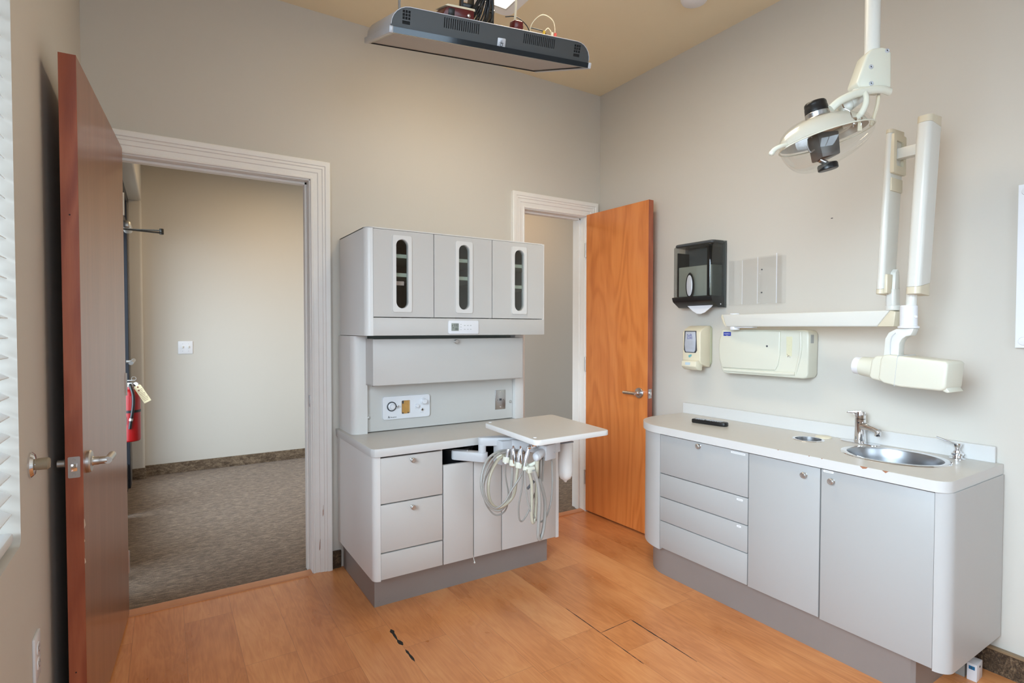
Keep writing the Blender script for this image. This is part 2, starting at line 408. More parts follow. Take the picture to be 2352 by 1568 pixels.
# floor
fl = struct('floor', B().box(XL-.2, XR+.2, YR-.2, YB+.02, -.06, 0), M['floor'], 'orange wood laminate plank floor of the treatment room', 'floor')
def crack(pts, w):
    b = B(); n = len(pts); rnd = random.Random(len(pts)*7+int(w*1e5))
    for (x0, y0), (x1, y1) in zip(pts, pts[1:]):
        L = math.hypot(x1-x0, y1-y0); k = max(3, int(L/.018)); dx, dy = (x1-x0)/L, (y1-y0)/L
        left, right = [], []
        for i in range(k+1):
            t = i/k; ww = w*(.35+rnd.random()*.9)*(.25 if i in (0, k) else 1)
            cx, cy = x0+(x1-x0)*t, y0+(y1-y0)*t
            left.append((cx-dy*ww, cy+dx*ww)); right.append((cx+dy*ww, cy-dx*ww))
        b.prism(left+right[::-1], 'xy', -.001, .0006)
    return b
obj('floor_crack', crack([(.812, 2.26), (.807, 2.17), (.813, 2.12)], .008), M['gapdark'], fl, 'chipped dark gap between two planks')
obj('floor_crack', crack([(.810, 2.085), (.812, 1.99)], .006), M['gapdark'], fl, 'chipped dark gap nearer the camera')
obj('floor_crack', crack([(1.564, 2.00), (1.561, 1.752), (1.556, 1.50)], .0018), M['gapdark'], fl, 'thin black open seam')
obj('floor_crack', crack([(1.747, 1.765), (1.743, 1.40)], .0022), M['gapdark'], fl, 'thin black open seam')
obj('floor_crack', crack([(1.563, 1.755), (1.747, 1.765)], .0013), M['gapdark'], fl, 'thin black butt joint')
struct('floor_hall', B().box(-1.2, 4.6, YB+.02, 6.2, -.06, .0), M['carpet'], 'brown flecked carpet on the hallway floor', 'carpet')

# ceiling
struct('ceiling', B().box(XL-.3, XR+.3, YR-.3, YB+.06, ZC, ZC+.12), M['ceiling'], 'beige painted flat ceiling of the treatment room', 'ceiling')
struct('ceiling_hall', B().box(-1.2, 4.6, YB+WT, 6.2, HZ, HZ+.12), M['ceiling'], 'beige ceiling of the hallway', 'ceiling')

# walls
outl = [(XL-.2, 0), (D1[0], 0), (D1[0], D1[2]), (D1[1], D1[2]), (D1[1], 0), (D2[0], 0), (D2[0], D2[2]), (D2[1], D2[2]), (D2[1], 0), (XR+.2, 0), (XR+.2, ZC+.1), (XL-.2, ZC+.1)]
struct('wall_back', B().plate(outl, [], 'xz', YB, YB+WT), M['wall'], 'greige painted wall with both doorways behind the cabinets', 'wall')
WY0, WY1, WZ0, WZ1 = -.35, 1.70, .79, 2.42      # left window recess
wl = [(YR-.2, 0), (YB+.05, 0), (YB+.05, ZC+.1), (YR-.2, ZC+.1)]
struct('wall_left', B().plate(wl, [rrect(WY0, WY1, WZ0, WZ1, .02, 4)], 'yz', XL-.20, XL), M['wall'], 'greige painted wall with the window, behind the open brown door', 'wall')
struct('wall_right', B().box(XR, XR+.15, YR-.2, YB+.05, 0, ZC+.1), M['wall'], 'greige painted wall behind the sink cabinet and x-ray arm', 'wall')
RX0, RX1, RZ0, RZ1 = -.10, 1.50, .85, 2.35          # rear window
struct('wall_rear', B().plate([(XL-.2, 0), (XR+.2, 0), (XR+.2, ZC+.1), (XL-.2, ZC+.1)], [rrect(RX0, RX1, RZ0, RZ1, .01, 2)], 'xz', YR-.15, YR), M['wall'], 'greige wall with a window behind the camera', 'wall')
# hall
struct('wall_hall_far', B().box(-1.2, 1.75, 5.77, 5.92, 0, HZ), M['wall'], 'greige hallway wall facing the left doorway', 'wall')
struct('wall_hall_near', B().box(1.75, 4.6, 4.46, 4.60, 0, HZ).box(1.75, 1.88, 4.60, 5.80, 0, HZ), M['wall'], 'tan hallway wall seen through the right doorway', 'wall')
struct('wall_hall_end', B().box(4.5, 4.6, YB+WT, 4.5, 0, HZ), M['wall'], 'hallway end wall beyond the right doorway', 'wall')
struct('wall_hall_left', B().box(-.50, -.155, 3.14, 5.80, 2.39, HZ, .018, 3).box(-.50, -.155, 5.69, 5.80, 0, 2.40, .018, 3), M['wall'], 'hallway wall stub and soffit around the entrance door', 'wall')

# baseboards
def cove(b, x0, x1, y0, y1, h=.095): b.box(x0, x1, y0, y1, 0, h, .002, 1)
b = B(); cove(b, .748, .80, YB-.012, YB+.001); struct('baseboard_back', b, M['carpetbase'], 'dark flecked carpet baseboard between door casing and cabinet', 'baseboard')
b = B(); cove(b, XR-.014, XR+.001, YR, .815, .092); bl = struct('baseboard_right', b, M['carpetbase'], 'dark flecked carpet baseboard right of the sink cabinet', 'baseboard')
obj('cap_strip', B().box(XR-.020, XR, YR, .815, .088, .099, .002, 1), plain('tan_vinyl_cap', srgb(140, 116, 88), .4), bl, 'tan vinyl cap strip')
b = B(); cove(b, XL-.001, XL+.012, YR, YB-.03); struct('baseboard_left', b, M['carpetbase'], 'dark flecked carpet baseboard behind the brown door', 'baseboard')
b = B(); cove(b, -.17, 1.75, 5.758, 5.771); cove(b, -.25, -.148, 5.678, 5.691); struct('baseboard_hall_far', b, M['carpethall'], 'dark flecked carpet baseboard along the hallway wall', 'baseboard')
b = B(); cove(b, 1.75, 4.5, 4.448, 4.461); struct('baseboard_hall_near', b, M['carpethall'], 'dark flecked carpet baseboard seen through the right doorway', 'baseboard')

# door casings (fluted profile) + jambs
def casing(name, x0, x1, zh, label, w=.098, left=True, cl=None, cr=None):
    """moulded casing swept as stacked strips around the opening, plus jamb lining and stop"""
    b = B(); t = bmesh.new()
    pr = [(-.012, -.001), (-.012, .009), (-.009, .012), (-.002, .012), (.001, .0095), (.012, .0105), (.022, .0115), (.025, .0155), (.030, .0165), (.044, .0165), (.047, .0205), (.052, .0215), (.058, .0210), (.061, .0255), (.066, .0270), (w-.016, .0270), (w-.012, .0235), (w-.012, -.001)]
    cx = lambda v: max(v, cl if cl is not None else -9) if v < x0 else min(v, cr if cr is not None else 9)
    rings = []
    for st in range(4):
        rings.append([t.verts.new((cx(x0-o if st < 2 else x1+o), YB-d, 0 if st in (0, 3) else zh+o)) for o, d in pr])
    for r0, r1 in zip(rings, rings[1:]):
        for i in range(len(pr)-1): t.faces.new((r0[i], r0[i+1], r1[i+1], r1[i]))
    b._add(t)
    # jamb lining
    j = .018
    b.box(x0-.001, x0+j, YB-.002, YB+WT+.004, 0, zh, .0015, 1).box(x1-j, x1+.001, YB-.002, YB+WT+.004, 0, zh, .0015, 1)
    b.box(x0, x1, YB-.002, YB+WT+.004, zh-j, zh+.001, .0015, 1)
    # stop
    b.box(x0+j, x0+j+.012, YB+.048, YB+.085, 0, zh-j, .0015, 1).box(x1-j-.012, x1-j, YB+.048, YB+.085, 0, zh-j, .0015, 1)
    b.box(x0+j, x1-j, YB+.048, YB+.085, zh-j-.012, zh-j, .0015, 1)
    # hall side casing
    b.box(x1, x1+.07, YB+WT, YB+WT+.015, 0, zh+.07, .003, 1).box(x0-.0, x1, YB+WT, YB+WT+.015, zh, zh+.07, .003, 1)
    return struct(name, b, M['trim'], label, 'door casing')
t1 = casing('trim_1', D1[0], D1[1], D1[2], 'white moulded casing around the left doorway', cl=XL+.002)
obj('strike_plate', B().plate(rrect(YB+.005, YB+.035, .885, .945, .003, 2), [rrect(YB+.012, YB+.028, .90, .93, .002, 2)], 'yz', D1[1]-.0195, D1[1]-.0175), M['steel'], t1, 'small steel strike plate in the jamb')
casing('trim_2', D2[0], D2[1], D2[2], 'white moulded casing around the right doorway', w=.098, cr=XR-.001)
struct('trim_3', B().prism([(YB-.028, 0), (YB-.024, .006), (YB+.0, .010), (YB+.03, .010), (YB+.035, .0)], 'yz', D1[0]+.018, D1[1]-.018), M['threshold'], 'orange threshold strip across the left doorway', 'threshold')
struct('trim_4', B().prism([(YB-.010, 0), (YB-.006, .006), (YB+.015, .010), (YB+.04, .010), (YB+.045, .0)], 'yz', D2[0]+.018, D2[1]-.018), M['threshold'], 'orange threshold strip across the right doorway', 'threshold')
obj('paint_chip', B().prism([(.702, .30), (.7025, .33), (.7045, .34), (.7055, .36), (.7045, .31)], 'xz', YB-.0215, YB-.018).prism([(.684, .12), (.686, .16), (.688, .18), (.687, .13)], 'xz', YB-.0185, YB-.015), M['chip'], t1, 'worn paint on the casing')

# left window: frame, glass, blind
w1 = struct('window_1', B().plate(rrect(WY0, WY1, WZ0, WZ1, .004, 2), [rrect(WY0+.05, (WY0+WY1)/2-.025, WZ0+.05, WZ1-.05, .004, 2), rrect((WY0+WY1)/2+.025, WY1-.05, WZ0+.05, WZ1-.05, .004, 2)], 'yz', XL-.19, XL-.14), M['white'], 'white framed window in the left wall behind the blind', 'window')
obj('pane', B().box(XL-.168, XL-.164, WY0+.04, WY1-.04, WZ0+.04, WZ1-.04), M['glass'], w1)
bt = thing('window_blind', 'white horizontal slatted blind at the left edge', 'blind', (XL-.036, (WY0+WY1)/2, WZ1))
obj('headrail', B().box(XL-.066, XL-.006, WY0+.02, WY1-.010, WZ1-.055, WZ1-.005, .004), M['blind'], bt)
nsl = 34
for i in range(nsl):
    z = WZ1-.085-i*.0455
    if z < WZ0+.05: break
    c, s_ = math.cos(.42), math.sin(.42)
    hw = .025
    obj('slat', B().prism([(XL-.036-hw*c, z+hw*s_), (XL-.036, z+.003), (XL-.036+hw*c, z-hw*s_), (XL-.036+hw*c, z-hw*s_-.0022), (XL-.036, z+.0008), (XL-.036-hw*c, z+hw*s_-.0022)], 'xz', WY0+.025, WY1-.012), M['blind'], bt)
obj('bottom_rail', B().box(XL-.061, XL-.011, WY0+.025, WY1-.012, WZ0+.012, WZ0+.036, .005), M['blind'], bt)
w2 = struct('window_2', B().plate(rrect(RX0, RX1, RZ0, RZ1, .004, 2), [rrect(RX0+.05, .675, RZ0+.05, RZ1-.05, .004, 2), rrect(.725, RX1-.05, RZ0+.05, RZ1-.05, .004, 2)], 'xz', YR-.12, YR-.07), M['white'], 'white framed window in the wall behind the camera', 'window')
obj('pane', B().box(RX0+.04, RX1-.04, YR-.10, YR-.096, RZ0+.04, RZ1-.04), M['glass'], w2)

# ------------------------------------------------------------------ doors
def lever(parent, p, out, along, lm=M['nickel'], ln=.105):
    """round rose, neck and lever; out = direction away from the leaf, along = lever direction"""
    p, out, along = Vector(p), Vector(out).normalized(), Vector(along).normalized()
    h = obj('door_handle', B().lathe([(0, 0), (.034, 0), (.034, .006), (.031, .010), (.014, .012), (.012, .016), (.012, .028), (0, .028)], p, out, 32)
            .cyl(p+out*.02, p+out*.050, .011, .011, 20, .001), lm, parent)
    q = p+out*.048
    obj('lever', B().tube([q-along*.010, q, q+along*.02, q+along*.06, q+along*ln], .0105, 12, 6, flat=1.0).ball(q+along*ln, .0105), lm, h)
    return h
# door 1: open against the left wall; hinge line near the casing, free edge toward camera
h1 = Vector((-.148, 2.985, 0)); f1 = Vector((-.208, 2.045, 0)); d1 = (f1-h1); L1 = d1.length; a1 = math.atan2(d1.y, d1.x)
# local x runs hinge -> free edge, local +y is the face seen from the doorway
R1 = Matrix.Rotation(a1, 3, 'Z')
dr1 = thing('door_1', 'tall brown veneer door standing open against the left wall', 'door', h1, R1, kind='structure')
TH = .042
m1 = Matrix.Identity(4)
def rot_for(veneer_b): return veneer_b
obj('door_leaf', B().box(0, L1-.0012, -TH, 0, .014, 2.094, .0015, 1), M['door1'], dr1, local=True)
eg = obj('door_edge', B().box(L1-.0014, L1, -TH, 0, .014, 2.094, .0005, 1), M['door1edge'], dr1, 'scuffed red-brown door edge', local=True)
ly = -TH/2
obj('latch_plate', B().plate(rrect(-TH/2-.0145, -TH/2+.0145, .860, .922, .003, 2), [], 'yz', L1-.0002, L1+.0012), M['steel'], dr1, local=True)
obj('latch_bolt', B().prism([(L1, -TH/2-.008), (L1+.010, -TH/2-.006), (L1+.004, -TH/2+.008), (L1, -TH/2+.008)], 'xy', .880, .902, .001), M['chrome'], dr1, local=True)
for z in (.869, .913): obj('screw', B().lathe([(0, .0012), (.0042, .0012), (.0036, .0028), (.0012, .0028), (0, .0018)], (L1, -TH/2, z), (1, 0, 0), 16), M['steel'], dr1, local=True)
chipm = plain('pale_bare_wood_chip', srgb(222, 196, 172), .8)
obj('edge_chips', B().prism([(.705, 0), (.715, .0035), (.73, .002), (.735, 0)], 'zy', L1-.001, L1+.0006).prism([(.665, 0), (.668, .002), (.673, 0)], 'zy', L1-.001, L1+.0006).prism([(.60, 0), (.605, .003), (.615, .001), (.617, 0)], 'zy', L1-.001, L1+.0006), chipm, dr1, 'pale chips along the door edge', local=True)
obj('screw_hole', B().cyl((L1-.001, -TH/2, 1.63), (L1+.0006, -TH/2, 1.63), .0022, n=12).cyl((L1-.001, -TH/2-.004, .28), (L1+.0006, -TH/2-.004, .28), .002, n=12), M['blackmat'], dr1, local=True)
def lever_local(parent, p, out, along, ln=.105, lm=None):
    lm = lm or M['nickel']
    p, out, along = Vector(p), Vector(out), Vector(along)
    h = obj('door_handle', B().lathe([(0, 0), (.034, 0), (.034, .007), (.031, .011), (.015, .013), (.0125, .017), (.0125, .030), (0, .030)], p, out, 32).cyl(p+out*.02, p+out*.050, .0115, .0115, 20, .001), lm, parent, local=True)
    q = p+out*.052
    obj('lever', B().tube([q-along*.010, q, q+along*.02, q+along*.06, q+along*ln], .0108, 14, 6).ball(q+along*ln, .0108, (1, 1, 1), 16), lm, h, local=True)
    return h
# which local y side faces the doorway (world +x)?
side = 1 if (R1 @ Vector((0, 1, 0))).x > 0 else -1
lever_local(dr1, (L1-.066, 0 if side > 0 else -TH, .892), (0, side, 0), (-1, 0, 0), .078)
hb = obj('door_handle', B().lathe([(0, 0), (.033, 0), (.033, .006), (.014, .010), (.012, .012), (.012, .030), (0, .030)], (L1-.066, -TH if side > 0 else 0, .892), (0, -side, 0), 28), M['nickel'], dr1, 'satin nickel handle on the wall side', local=True)
for z in (.25, 1.05, 1.85): obj('hinge', B().cyl((-.004, -.002, z-.05), (-.004, -.002, z+.05), .007, n=16).box(-.003, .0005, -.034, -.002, z-.05, z+.05), M['nickel'], dr1, local=True)

# door 2: open into the room near the right wall
h2 = Vector((2.512, 2.992, 0)); f2 = Vector((2.531, 2.423, 0)); d2 = f2-h2; L2 = d2.length; a2 = math.atan2(d2.y, d2.x)
R2 = Matrix.Rotation(a2, 3, 'Z')
# local x hinge -> free, local -y = side facing the camera (world -x); face at y=0
dr2 = thing('door_2', 'orange cherry veneer door standing open beside the paper towel dispenser', 'door', h2, R2, kind='structure')
s2 = 1 if (R2 @ Vector((0, 1, 0))).x < 0 else -1     # +1: local +y faces the camera side
y0, y1 = (-TH, 0) if s2 > 0 else (0, TH)
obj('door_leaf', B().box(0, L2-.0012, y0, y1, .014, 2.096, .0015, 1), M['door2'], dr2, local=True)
obj('door_edge', B().box(L2-.0014, L2, y0, y1, .014, 2.096, .0005, 1), M['door1edge'], dr2, 'red-brown door edge', local=True)
lever_local(dr2, (L2-.066, 0, .895), (0, s2, 0), (-1, 0, 0), .085, M['silver'] and plain('satin_chrome', (.62, .63, .66), .25, 1))
obj('door_handle', B().lathe([(0, 0), (.033, 0), (.033, .006), (.014, .010), (.012, .012), (.012, .032), (.010, .034), (0, .034)], (L2-.066, -s2*TH, .895), (0, -s2, 0), 28), M['nickel'], dr2, 'handle on the wall side', local=True)
obj('latch_plate', B().box(L2-.0002, L2+.0012, (y0+y1)/2-.0135, (y0+y1)/2+.0135, .866, .924, .0003, 1), M['steel'], dr2, local=True)
obj('latch_bolt', B().box(L2, L2+.008, (y0+y1)/2-.008, (y0+y1)/2+.008, .885, .905, .002), M['chrome'], dr2, local=True)
for z in (.25, 1.05, 1.85): obj('hinge', B().cyl((-.004, s2*.002, z-.05), (-.004, s2*.002, z+.05), .007, n=16), M['nickel'], dr2, local=True)

# door stop + outlet on the left wall
ds = thing('door_stop', 'round chrome wall door stop with tan rubber tip beside the brown door', 'door stop', (XL, 1.815, .955))
obj('base_plate', B().lathe([(0, 0), (.032, 0), (.032, .004), (.026, .010), (.014, .012), (.013, .016), (0, .016)], (XL, 1.815, .955), (1, 0, 0), 32), M['chrome'], ds)
obj('rubber_tip', B().lathe([(0, .012), (.014, .012), (.015, .018), (.015, .036), (.012, .040), (0, .040)], (XL, 1.815, .955), (1, 0, 0), 24), M['stopper'], ds)
def outlet_face(parent, cx, cy, cz, n):
    """duplex receptacle on a wall whose outward normal is n (+x or -y)"""
    def P(u, v, d): return (cx+d*n[0]+u*abs(n[1]), cy+d*n[1]+u*abs(n[0]), cz+v)
    pl = 'yz' if abs(n[0]) else 'xz'
    ax = cx if abs(n[0]) else cy; sgn = n[0] if abs(n[0]) else n[1]; c = cy if abs(n[0]) else cx
    obj('cover_plate', B().prism(rrect(c-.035, c+.035, cz-.058, cz+.058, .004, 3), pl, ax, ax+sgn*.006, .0015), M['white'], parent)
    for dz in (-.02, .02):
        f = obj('socket', B().prism(rrect(c-.0165, c+.0165, cz+dz-.0145, cz+dz+.0145, .012, 4), pl, ax+sgn*.004, ax+sgn*.008, .0006), M['white'], parent)
        obj('slots', B().prism([(c-.008, cz+dz), (c-.006, cz+dz), (c-.006, cz+dz+.009), (c-.008, cz+dz+.009)], pl, ax+sgn*.007, ax+sgn*.0084)
            .prism([(c+.006, cz+dz), (c+.008, cz+dz), (c+.008, cz+dz+.008), (c+.006, cz+dz+.008)], pl, ax+sgn*.007, ax+sgn*.0084).prism(circ(c, cz+dz-.007, .0026, 10), pl, ax+sgn*.007, ax+sgn*.0084), M['ink'], f)
ot = thing('wall_outlet', 'white duplex power outlet low on the left wall beside the brown door', 'outlet', (XL, 1.835, .455))
outlet_face(ot, XL, 1.835, .455, (1, 0, 0))

# ------------------------------------------------------------------ hall contents
sw = thing('light_switch', 'white double toggle light switch plate on the hallway wall', 'light switch', (.16, 5.77, 1.127))
obj('cover_plate', B().prism(rrect(.103, .217, 1.07, 1.184, .004, 3), 'xz', 5.77, 5.764, .0015), M['white'], sw)
for cx in (.137, .183): obj('toggle', B().box(cx-.005, cx+.005, 5.752, 5.765, 1.122, 1.140, .002), M['offwhite'], sw)
for x_ in (.137, .183):
    for z_ in (1.094, 1.16): obj('screw', B().cyl((x_, 5.765, z_), (x_, 5.763, z_), .003, n=12), M['steel'], sw)

sf = thing('door_3', 'dark framed glass entrance door and sidelight at the hallway left', 'door', (-.29, 4.5, 0), kind='structure')
fb = B()
for ya, yb in ((5.60, 5.69), (5.40, 5.50), (4.62, 4.72), (4.50, 4.56), (3.56, 3.62), (3.40, 3.48), (3.15, 3.20)): fb.box(-.34, -.245, ya, yb, 0, 2.34, .003, 1)
fb.box(-.34, -.245, 3.15, 5.69, 2.32, 2.39, .003, 1).box(-.32, -.26, 3.6, 4.52, .0, .25, .003, 1).box(-.32, -.26, 4.7, 5.42, .0, .2, .003, 1).box(-.34, -.245, 3.15, 5.69, 2.08, 2.15, .003, 1)
obj('door_frame', fb, M['darkmetal'], sf)
obj('pane', B().box(-.296, -.290, 3.2, 5.62, .1, 2.33), M['glass'], sf)
obj('seal_strip', B().box(-.246, -.243, 5.505, 5.595, 0, 2.33), plain('grey_door_seal', srgb(128, 122, 118), .5), sf, 'light grey seal strip')
ca = thing('door_closer', 'dark overhead door closer arm jutting into the hallway', 'door closer', (-.243, 4.6, 1.97))
obj('closer_arm', B().box(-.245, 0, -.012, .012, -.003, .003, .001, 1, mat=Matrix.Translation((-.002, 4.50, 1.972)) @ Matrix.Rotation(-.30, 4, 'Z')), M['closer'], ca)
obj('closer_arm', B().box(-.255, 0, -.012, .012, -.004, .004, .001, 1, mat=Matrix.Translation((-.002, 4.50, 1.955)) @ Matrix.Rotation(.22, 4, 'Z')), M['closer'], ca)
obj('pivot', B().cyl((-.008, 4.5, 1.945), (-.008, 4.5, 1.984), .013, n=20, bevel=.002), M['closer'], ca)
obj('closer_body', B().box(-.245, -.19, 4.72, 4.98, 2.0, 2.06, .02, 3), M['nickel'], ca)
obj('push_bar', B().cyl((-.243, 5.0, 1.05), (-.20, 5.0, 1.05), .012, n=16).cyl((-.205, 4.78, 1.05), (-.205, 5.22, 1.05), .014, n=16), M['nickel'], sf)

fe = thing('fire_extinguisher', 'red fire extinguisher with black hose and manila tag in the hallway', 'fire extinguisher', (-.20, 4.50, .54))
ex, ey = -.200, 4.50
obj('cylinder', B().lathe([(0, .54), (.050, .54), (.057, .547), (.058, .56), (.058, .845), (.052, .868), (.036, .884), (.020, .890), (.020, .905), (0, .905)], (ex, ey, 0), (0, 0, 1), 40), M['red'], fe)
vb = obj('valve', B().box(ex-.014, ex+.016, ey-.016, ey+.016, .903, .935, .004).box(ex-.040, ex+.030, ey-.010, ey+.010, .944, .952, .002, mat=None).box(ex-.045, ex+.02, ey-.010, ey+.010, .928, .934, .002), M['nickel'], fe)
obj('gauge', B().cyl((ex+.014, ey-.004, .918), (ex+.036, ey-.004, .918), .004, n=12).cyl((ex+.032, ey-.012, .922), (ex+.036, ey+.004, .922), .013, n=20), M['chrome'], vb)
obj('pull_ring', B().tube([(ex+.022+.013*math.cos(t), ey-.012, .960+.013*math.sin(t)) for t in [i*PI/4 for i in range(8)]], .0013, 6, 4, True), M['nickel'], vb)
obj('hose', B().tube([(ex+.002, ey-.02, .92), (ex+.006, ey-.042, .905), (ex+.018, ey-.058, .86), (ex+.020, ey-.066, .80), (ex+.014, ey-.068, .74), (ex+.006, ey-.067, .69), (ex-.002, ey-.066, .63)], .0095, 12, 6), M['black'], fe)
obj('hose_collar', B().cyl((ex+.0075, ey-.067, .700), (ex+.0045, ey-.067, .684), .0115, n=16), M['nickel'], fe)
obj('strap', B().lathe([(.0585, .735), (.0600, .735), (.0600, .752), (.0585, .752), (.0585, .735)], (ex, ey, 0), (0, 0, 1), 40), M['black'], fe)
obj('instruction_label', B().prism([(ex-.058+.0, .66), (ex-.02, .66), (ex-.02, .71), (ex-.058, .71)], 'xz', ey-.0585, ey-.0575, 0), M['lightgrey'], fe)
tgm = Matrix.Translation((ex+.030, ey-.035, .905)) @ Matrix.Rotation(-.50, 4, 'Y')
tg = obj('inspection_tag', B().prism([(-.010, -.004), (-.004, .004), (.028, .004), (.034, -.004), (.034, -.125), (-.010, -.125)], 'xz', -.0006, .0006, mat=tgm), M['tagpaper'], fe)
tb = B()
for k in range(9): tb.box(-.004, .030-(k % 3)*.004, -.0010, -.0007, -.030-k*.010, -.0275-k*.010, mat=tgm)
obj('tag_print', tb, plain('brown_tag_print', srgb(120, 96, 74), .7), tg)
obj('eyelet', B().cyl(tgm @ Vector((.012, -.0016, -.008)), tgm @ Vector((.012, .0016, -.008)), .005, n=14).cyl(tgm @ Vector((.006, -.0012, -.030)), tgm @ Vector((.006, .0, -.030)), .005, n=14), plain('brown_eyelet', srgb(120, 50, 40), .6), tg)
obj('wall_bracket', B().box(-.247, -.235, ey-.02, ey+.02, .62, .92, .003).box(-.24, ex-.02, ey-.006, ey+.006, .896, .903, .002), M['darkmetal'], fe)

# ------------------------------------------------------------------ left dental console
X0, X1, YF, YW = .785, 1.828, 2.400, 3.002
cab = thing('base_cabinet', 'pale grey dental base cabinet with three drawers and bucket niche between the doorways', 'cabinet', (1.3, 2.7, 0))
# carcass of panels, niche left open
R = .032
side_outline = [(X0, YW), (X0, YF+R)] + [(X0+R-R*math.cos(t), YF+R-R*math.sin(t)) for t in [i*PI/16 for i in range(1, 8)]] + [(X0+R, YF), (X0+R, YF+.02), (X0+.02, YF+R+.012), (X0+.02, YW)]
obj('side_panel', B().prism(side_outline, 'xy', .152, .722), M['lamedge'], cab)
obj('side_panel', B().box(X1-.022, X1, YF+.002, YW, .150, .722, .002, 1), M['lamedge'], cab)
obj('carcass', B().box(X0+.02, X1-.02, YF+.024, YW, .152, .170).box(X0+.02, X1-.02, YW-.012, YW, .152, .72).box(1.121, 1.133, YF+.022, YW-.01, .17, .721).box(X0+.02, 1.12, YF+.03, YF+.045, .17, .70), M['lam'], cab)
obj('niche_lining', B().box(1.134, X1-.023, YF+.06, YW-.013, .50, .505).box(1.134, X1-.023, YW-.02, YW-.013, .50, .72).box(1.1335, 1.1345, YF+.03, YW-.02, .5, .72), M['blackmat'], cab, 'dark lining of the open niche')
obj('kick_plate', B().plate([(.812, YW), (.812, 2.478), (1.802, 2.478), (1.802, YW)], [[(.818, YW-.006), (1.796, YW-.006), (1.796, 2.484), (.818, 2.484)]], 'xy', 0, .153).cyl((.87, 2.4785, .028), (.87, 2.4765, .028), .003, n=10).cyl((.835, 2.4785, .022), (.835, 2.4765, .022), .003, n=10), M['kick'], cab, 'grey metallic kickboard')
def front(b, x0, x1, z0, z1, yf=YF): return b.box(x0, x1, yf, yf+.019, z0, z1, .0016, 2)
dz = [(.504, .712), (.281, .498), (.157, .275)]
drs = []
for z0, z1 in dz:
    d = obj('drawer', front(B(), X0+R+.001, 1.1235, z0, z1), M['lam'], cab); drs.append(d)
knob(drs[0], (.968, YF, .690), (0, -1, 0)); knob(drs[1], (.968, YF, .470), (0, -1, 0))
for x0, x1 in ((1.130, 1.2915), (1.2965, 1.4555), (1.4605, 1.804)):
    obj('cabinet_door', front(B(), x0, x1, .156, .640), M['lam'], cab)
obj('latch_pin', B().cyl((1.295, YF+.01, .165), (1.297, YF-.002, .135), .0016, n=8).ball((1.297, YF-.003, .131), .005), M['offwhite'], cab)

wk = thing('worktop', 'light laminate worktop on the dental base cabinet behind the swing tray', 'worktop', (1.3, 2.7, .722))
tp = [(X0-.01, YW), (X0-.01, 2.62)] + [(X0-.01, 2.42), (X0-.008, 2.405), (X0+.002, 2.388), (X0+.02, 2.384)] + [(X1+.004, 2.384), (X1+.004, YW)]
obj('slab', B().prism(tp, 'xy', .7225, .7590, .0015), [M['worktopedge']], wk)
tpi = [(X0-.0085, YW), (X0-.0085, 2.43), (X0-.0065, 2.406), (X0+.003, 2.3895), (X0+.02, 2.3855), (X1+.0025, 2.3855), (X1+.0025, YW)]
obj('laminate_surface', B().prism(tpi, 'xy', .7588, .7598), M['worktop'], wk, 'warm white laminate surface')

hu = thing('cabinet_hutch', 'pale grey hutch with flap door and gas flowmeter panel above the left worktop', 'cabinet', (1.3, 2.9, .76))
ZT = 1.262
cp = [(X0+.010, YW), (X0+.010, 2.80)] + [(X0+.010+.038*(1-math.cos(t)), 2.80-.038*math.sin(t)) for t in [i*PI/12 for i in range(1, 7)]] + [(.874, 2.762), (.874, YW)]
obj('side_column', B().prism(cp, 'xy', .7602, ZT), M['lamedge'], hu)
obj('side_column', B().box(1.768, 1.828, 2.757, YW, .7602, ZT, .003), M['lamedge'], hu)
obj('back_panel', B().box(.876, 1.766, 2.785, 2.80, .764, 1.03, .0012, 1), M['panelgrey'], hu)
obj('backing', B().box(.876, 1.766, 2.81, YW, .7602, ZT), M['inside'], hu)
obj('flap_box', B().box(.866, 1.742, 2.661, 2.80, 1.012, 1.020, .001, 1).box(.866, .874, 2.661, 2.80, 1.012, 1.248, .001, 1).box(1.734, 1.742, 2.661, 2.80, 1.012, 1.248, .001, 1), M['lam'], hu)
fd = obj('flap_door', B().box(.864, 1.744, 2.640, 2.660, 1.017, 1.247, .0016, 2), M['lam'], hu)
knob(fd, (1.312, 2.640, 1.231), (0, -1, 0))
for p in ((.888, 2.785, .838), (1.752, 2.785, .862)): obj('screw', B().lathe([(0, 0), (.009, 0), (.008, .003), (.004, .004), (.004, .002), (0, .002)], p, (0, -1, 0), 20), M['nickel'], hu)
fm = obj('flowmeter_panel', B().plate(rrect(.958, 1.222, .822, .942, .012, 5), [rrect(1.061, 1.109, .846, .917, .005, 3)], 'xz', 2.771, 2.785), M['white'], hu, 'white gas flowmeter panel')
obj('flow_tube_window', B().box(1.060, 1.110, 2.781, 2.784, .845, .918).box(1.078, 1.082, 2.778, 2.782, .847, .917, .0008).box(1.094, 1.098, 2.778, 2.782, .847, .917, .0008), M['amber'], fm, 'amber flow tube window')
for x_, z_, h_ in ((1.0705, .90, .017), (1.070, .847, .005), (1.100, .847, .005)): obj('tube_mark', B().box(x_-.0035, x_+.0035, 2.777, 2.779, z_, z_+h_), M['ink'], fm)
obj('dial_ring', B().lathe([(.019, 0), (.0255, 0), (.0255, .004), (.022, .006), (.019, .004), (.019, 0)], (1.005, 2.771, .890), (0, -1, 0), 40), M['ink'], fm, 'dark dial ring')
obj('dial', B().lathe([(0, 0), (.021, 0), (.020, .006), (.014, .010), (.013, .020), (.011, .022), (0, .022)], (1.005, 2.771, .890), (0, -1, 0), 36), M['white'], fm)
obj('toggle', B().cyl((1.038, 2.772, .889), (1.038, 2.762, .889), .006, n=18, bevel=.001).cyl((1.038, 2.764, .889), (1.042, 2.750, .892), .003, n=10), M['chrome'], fm)
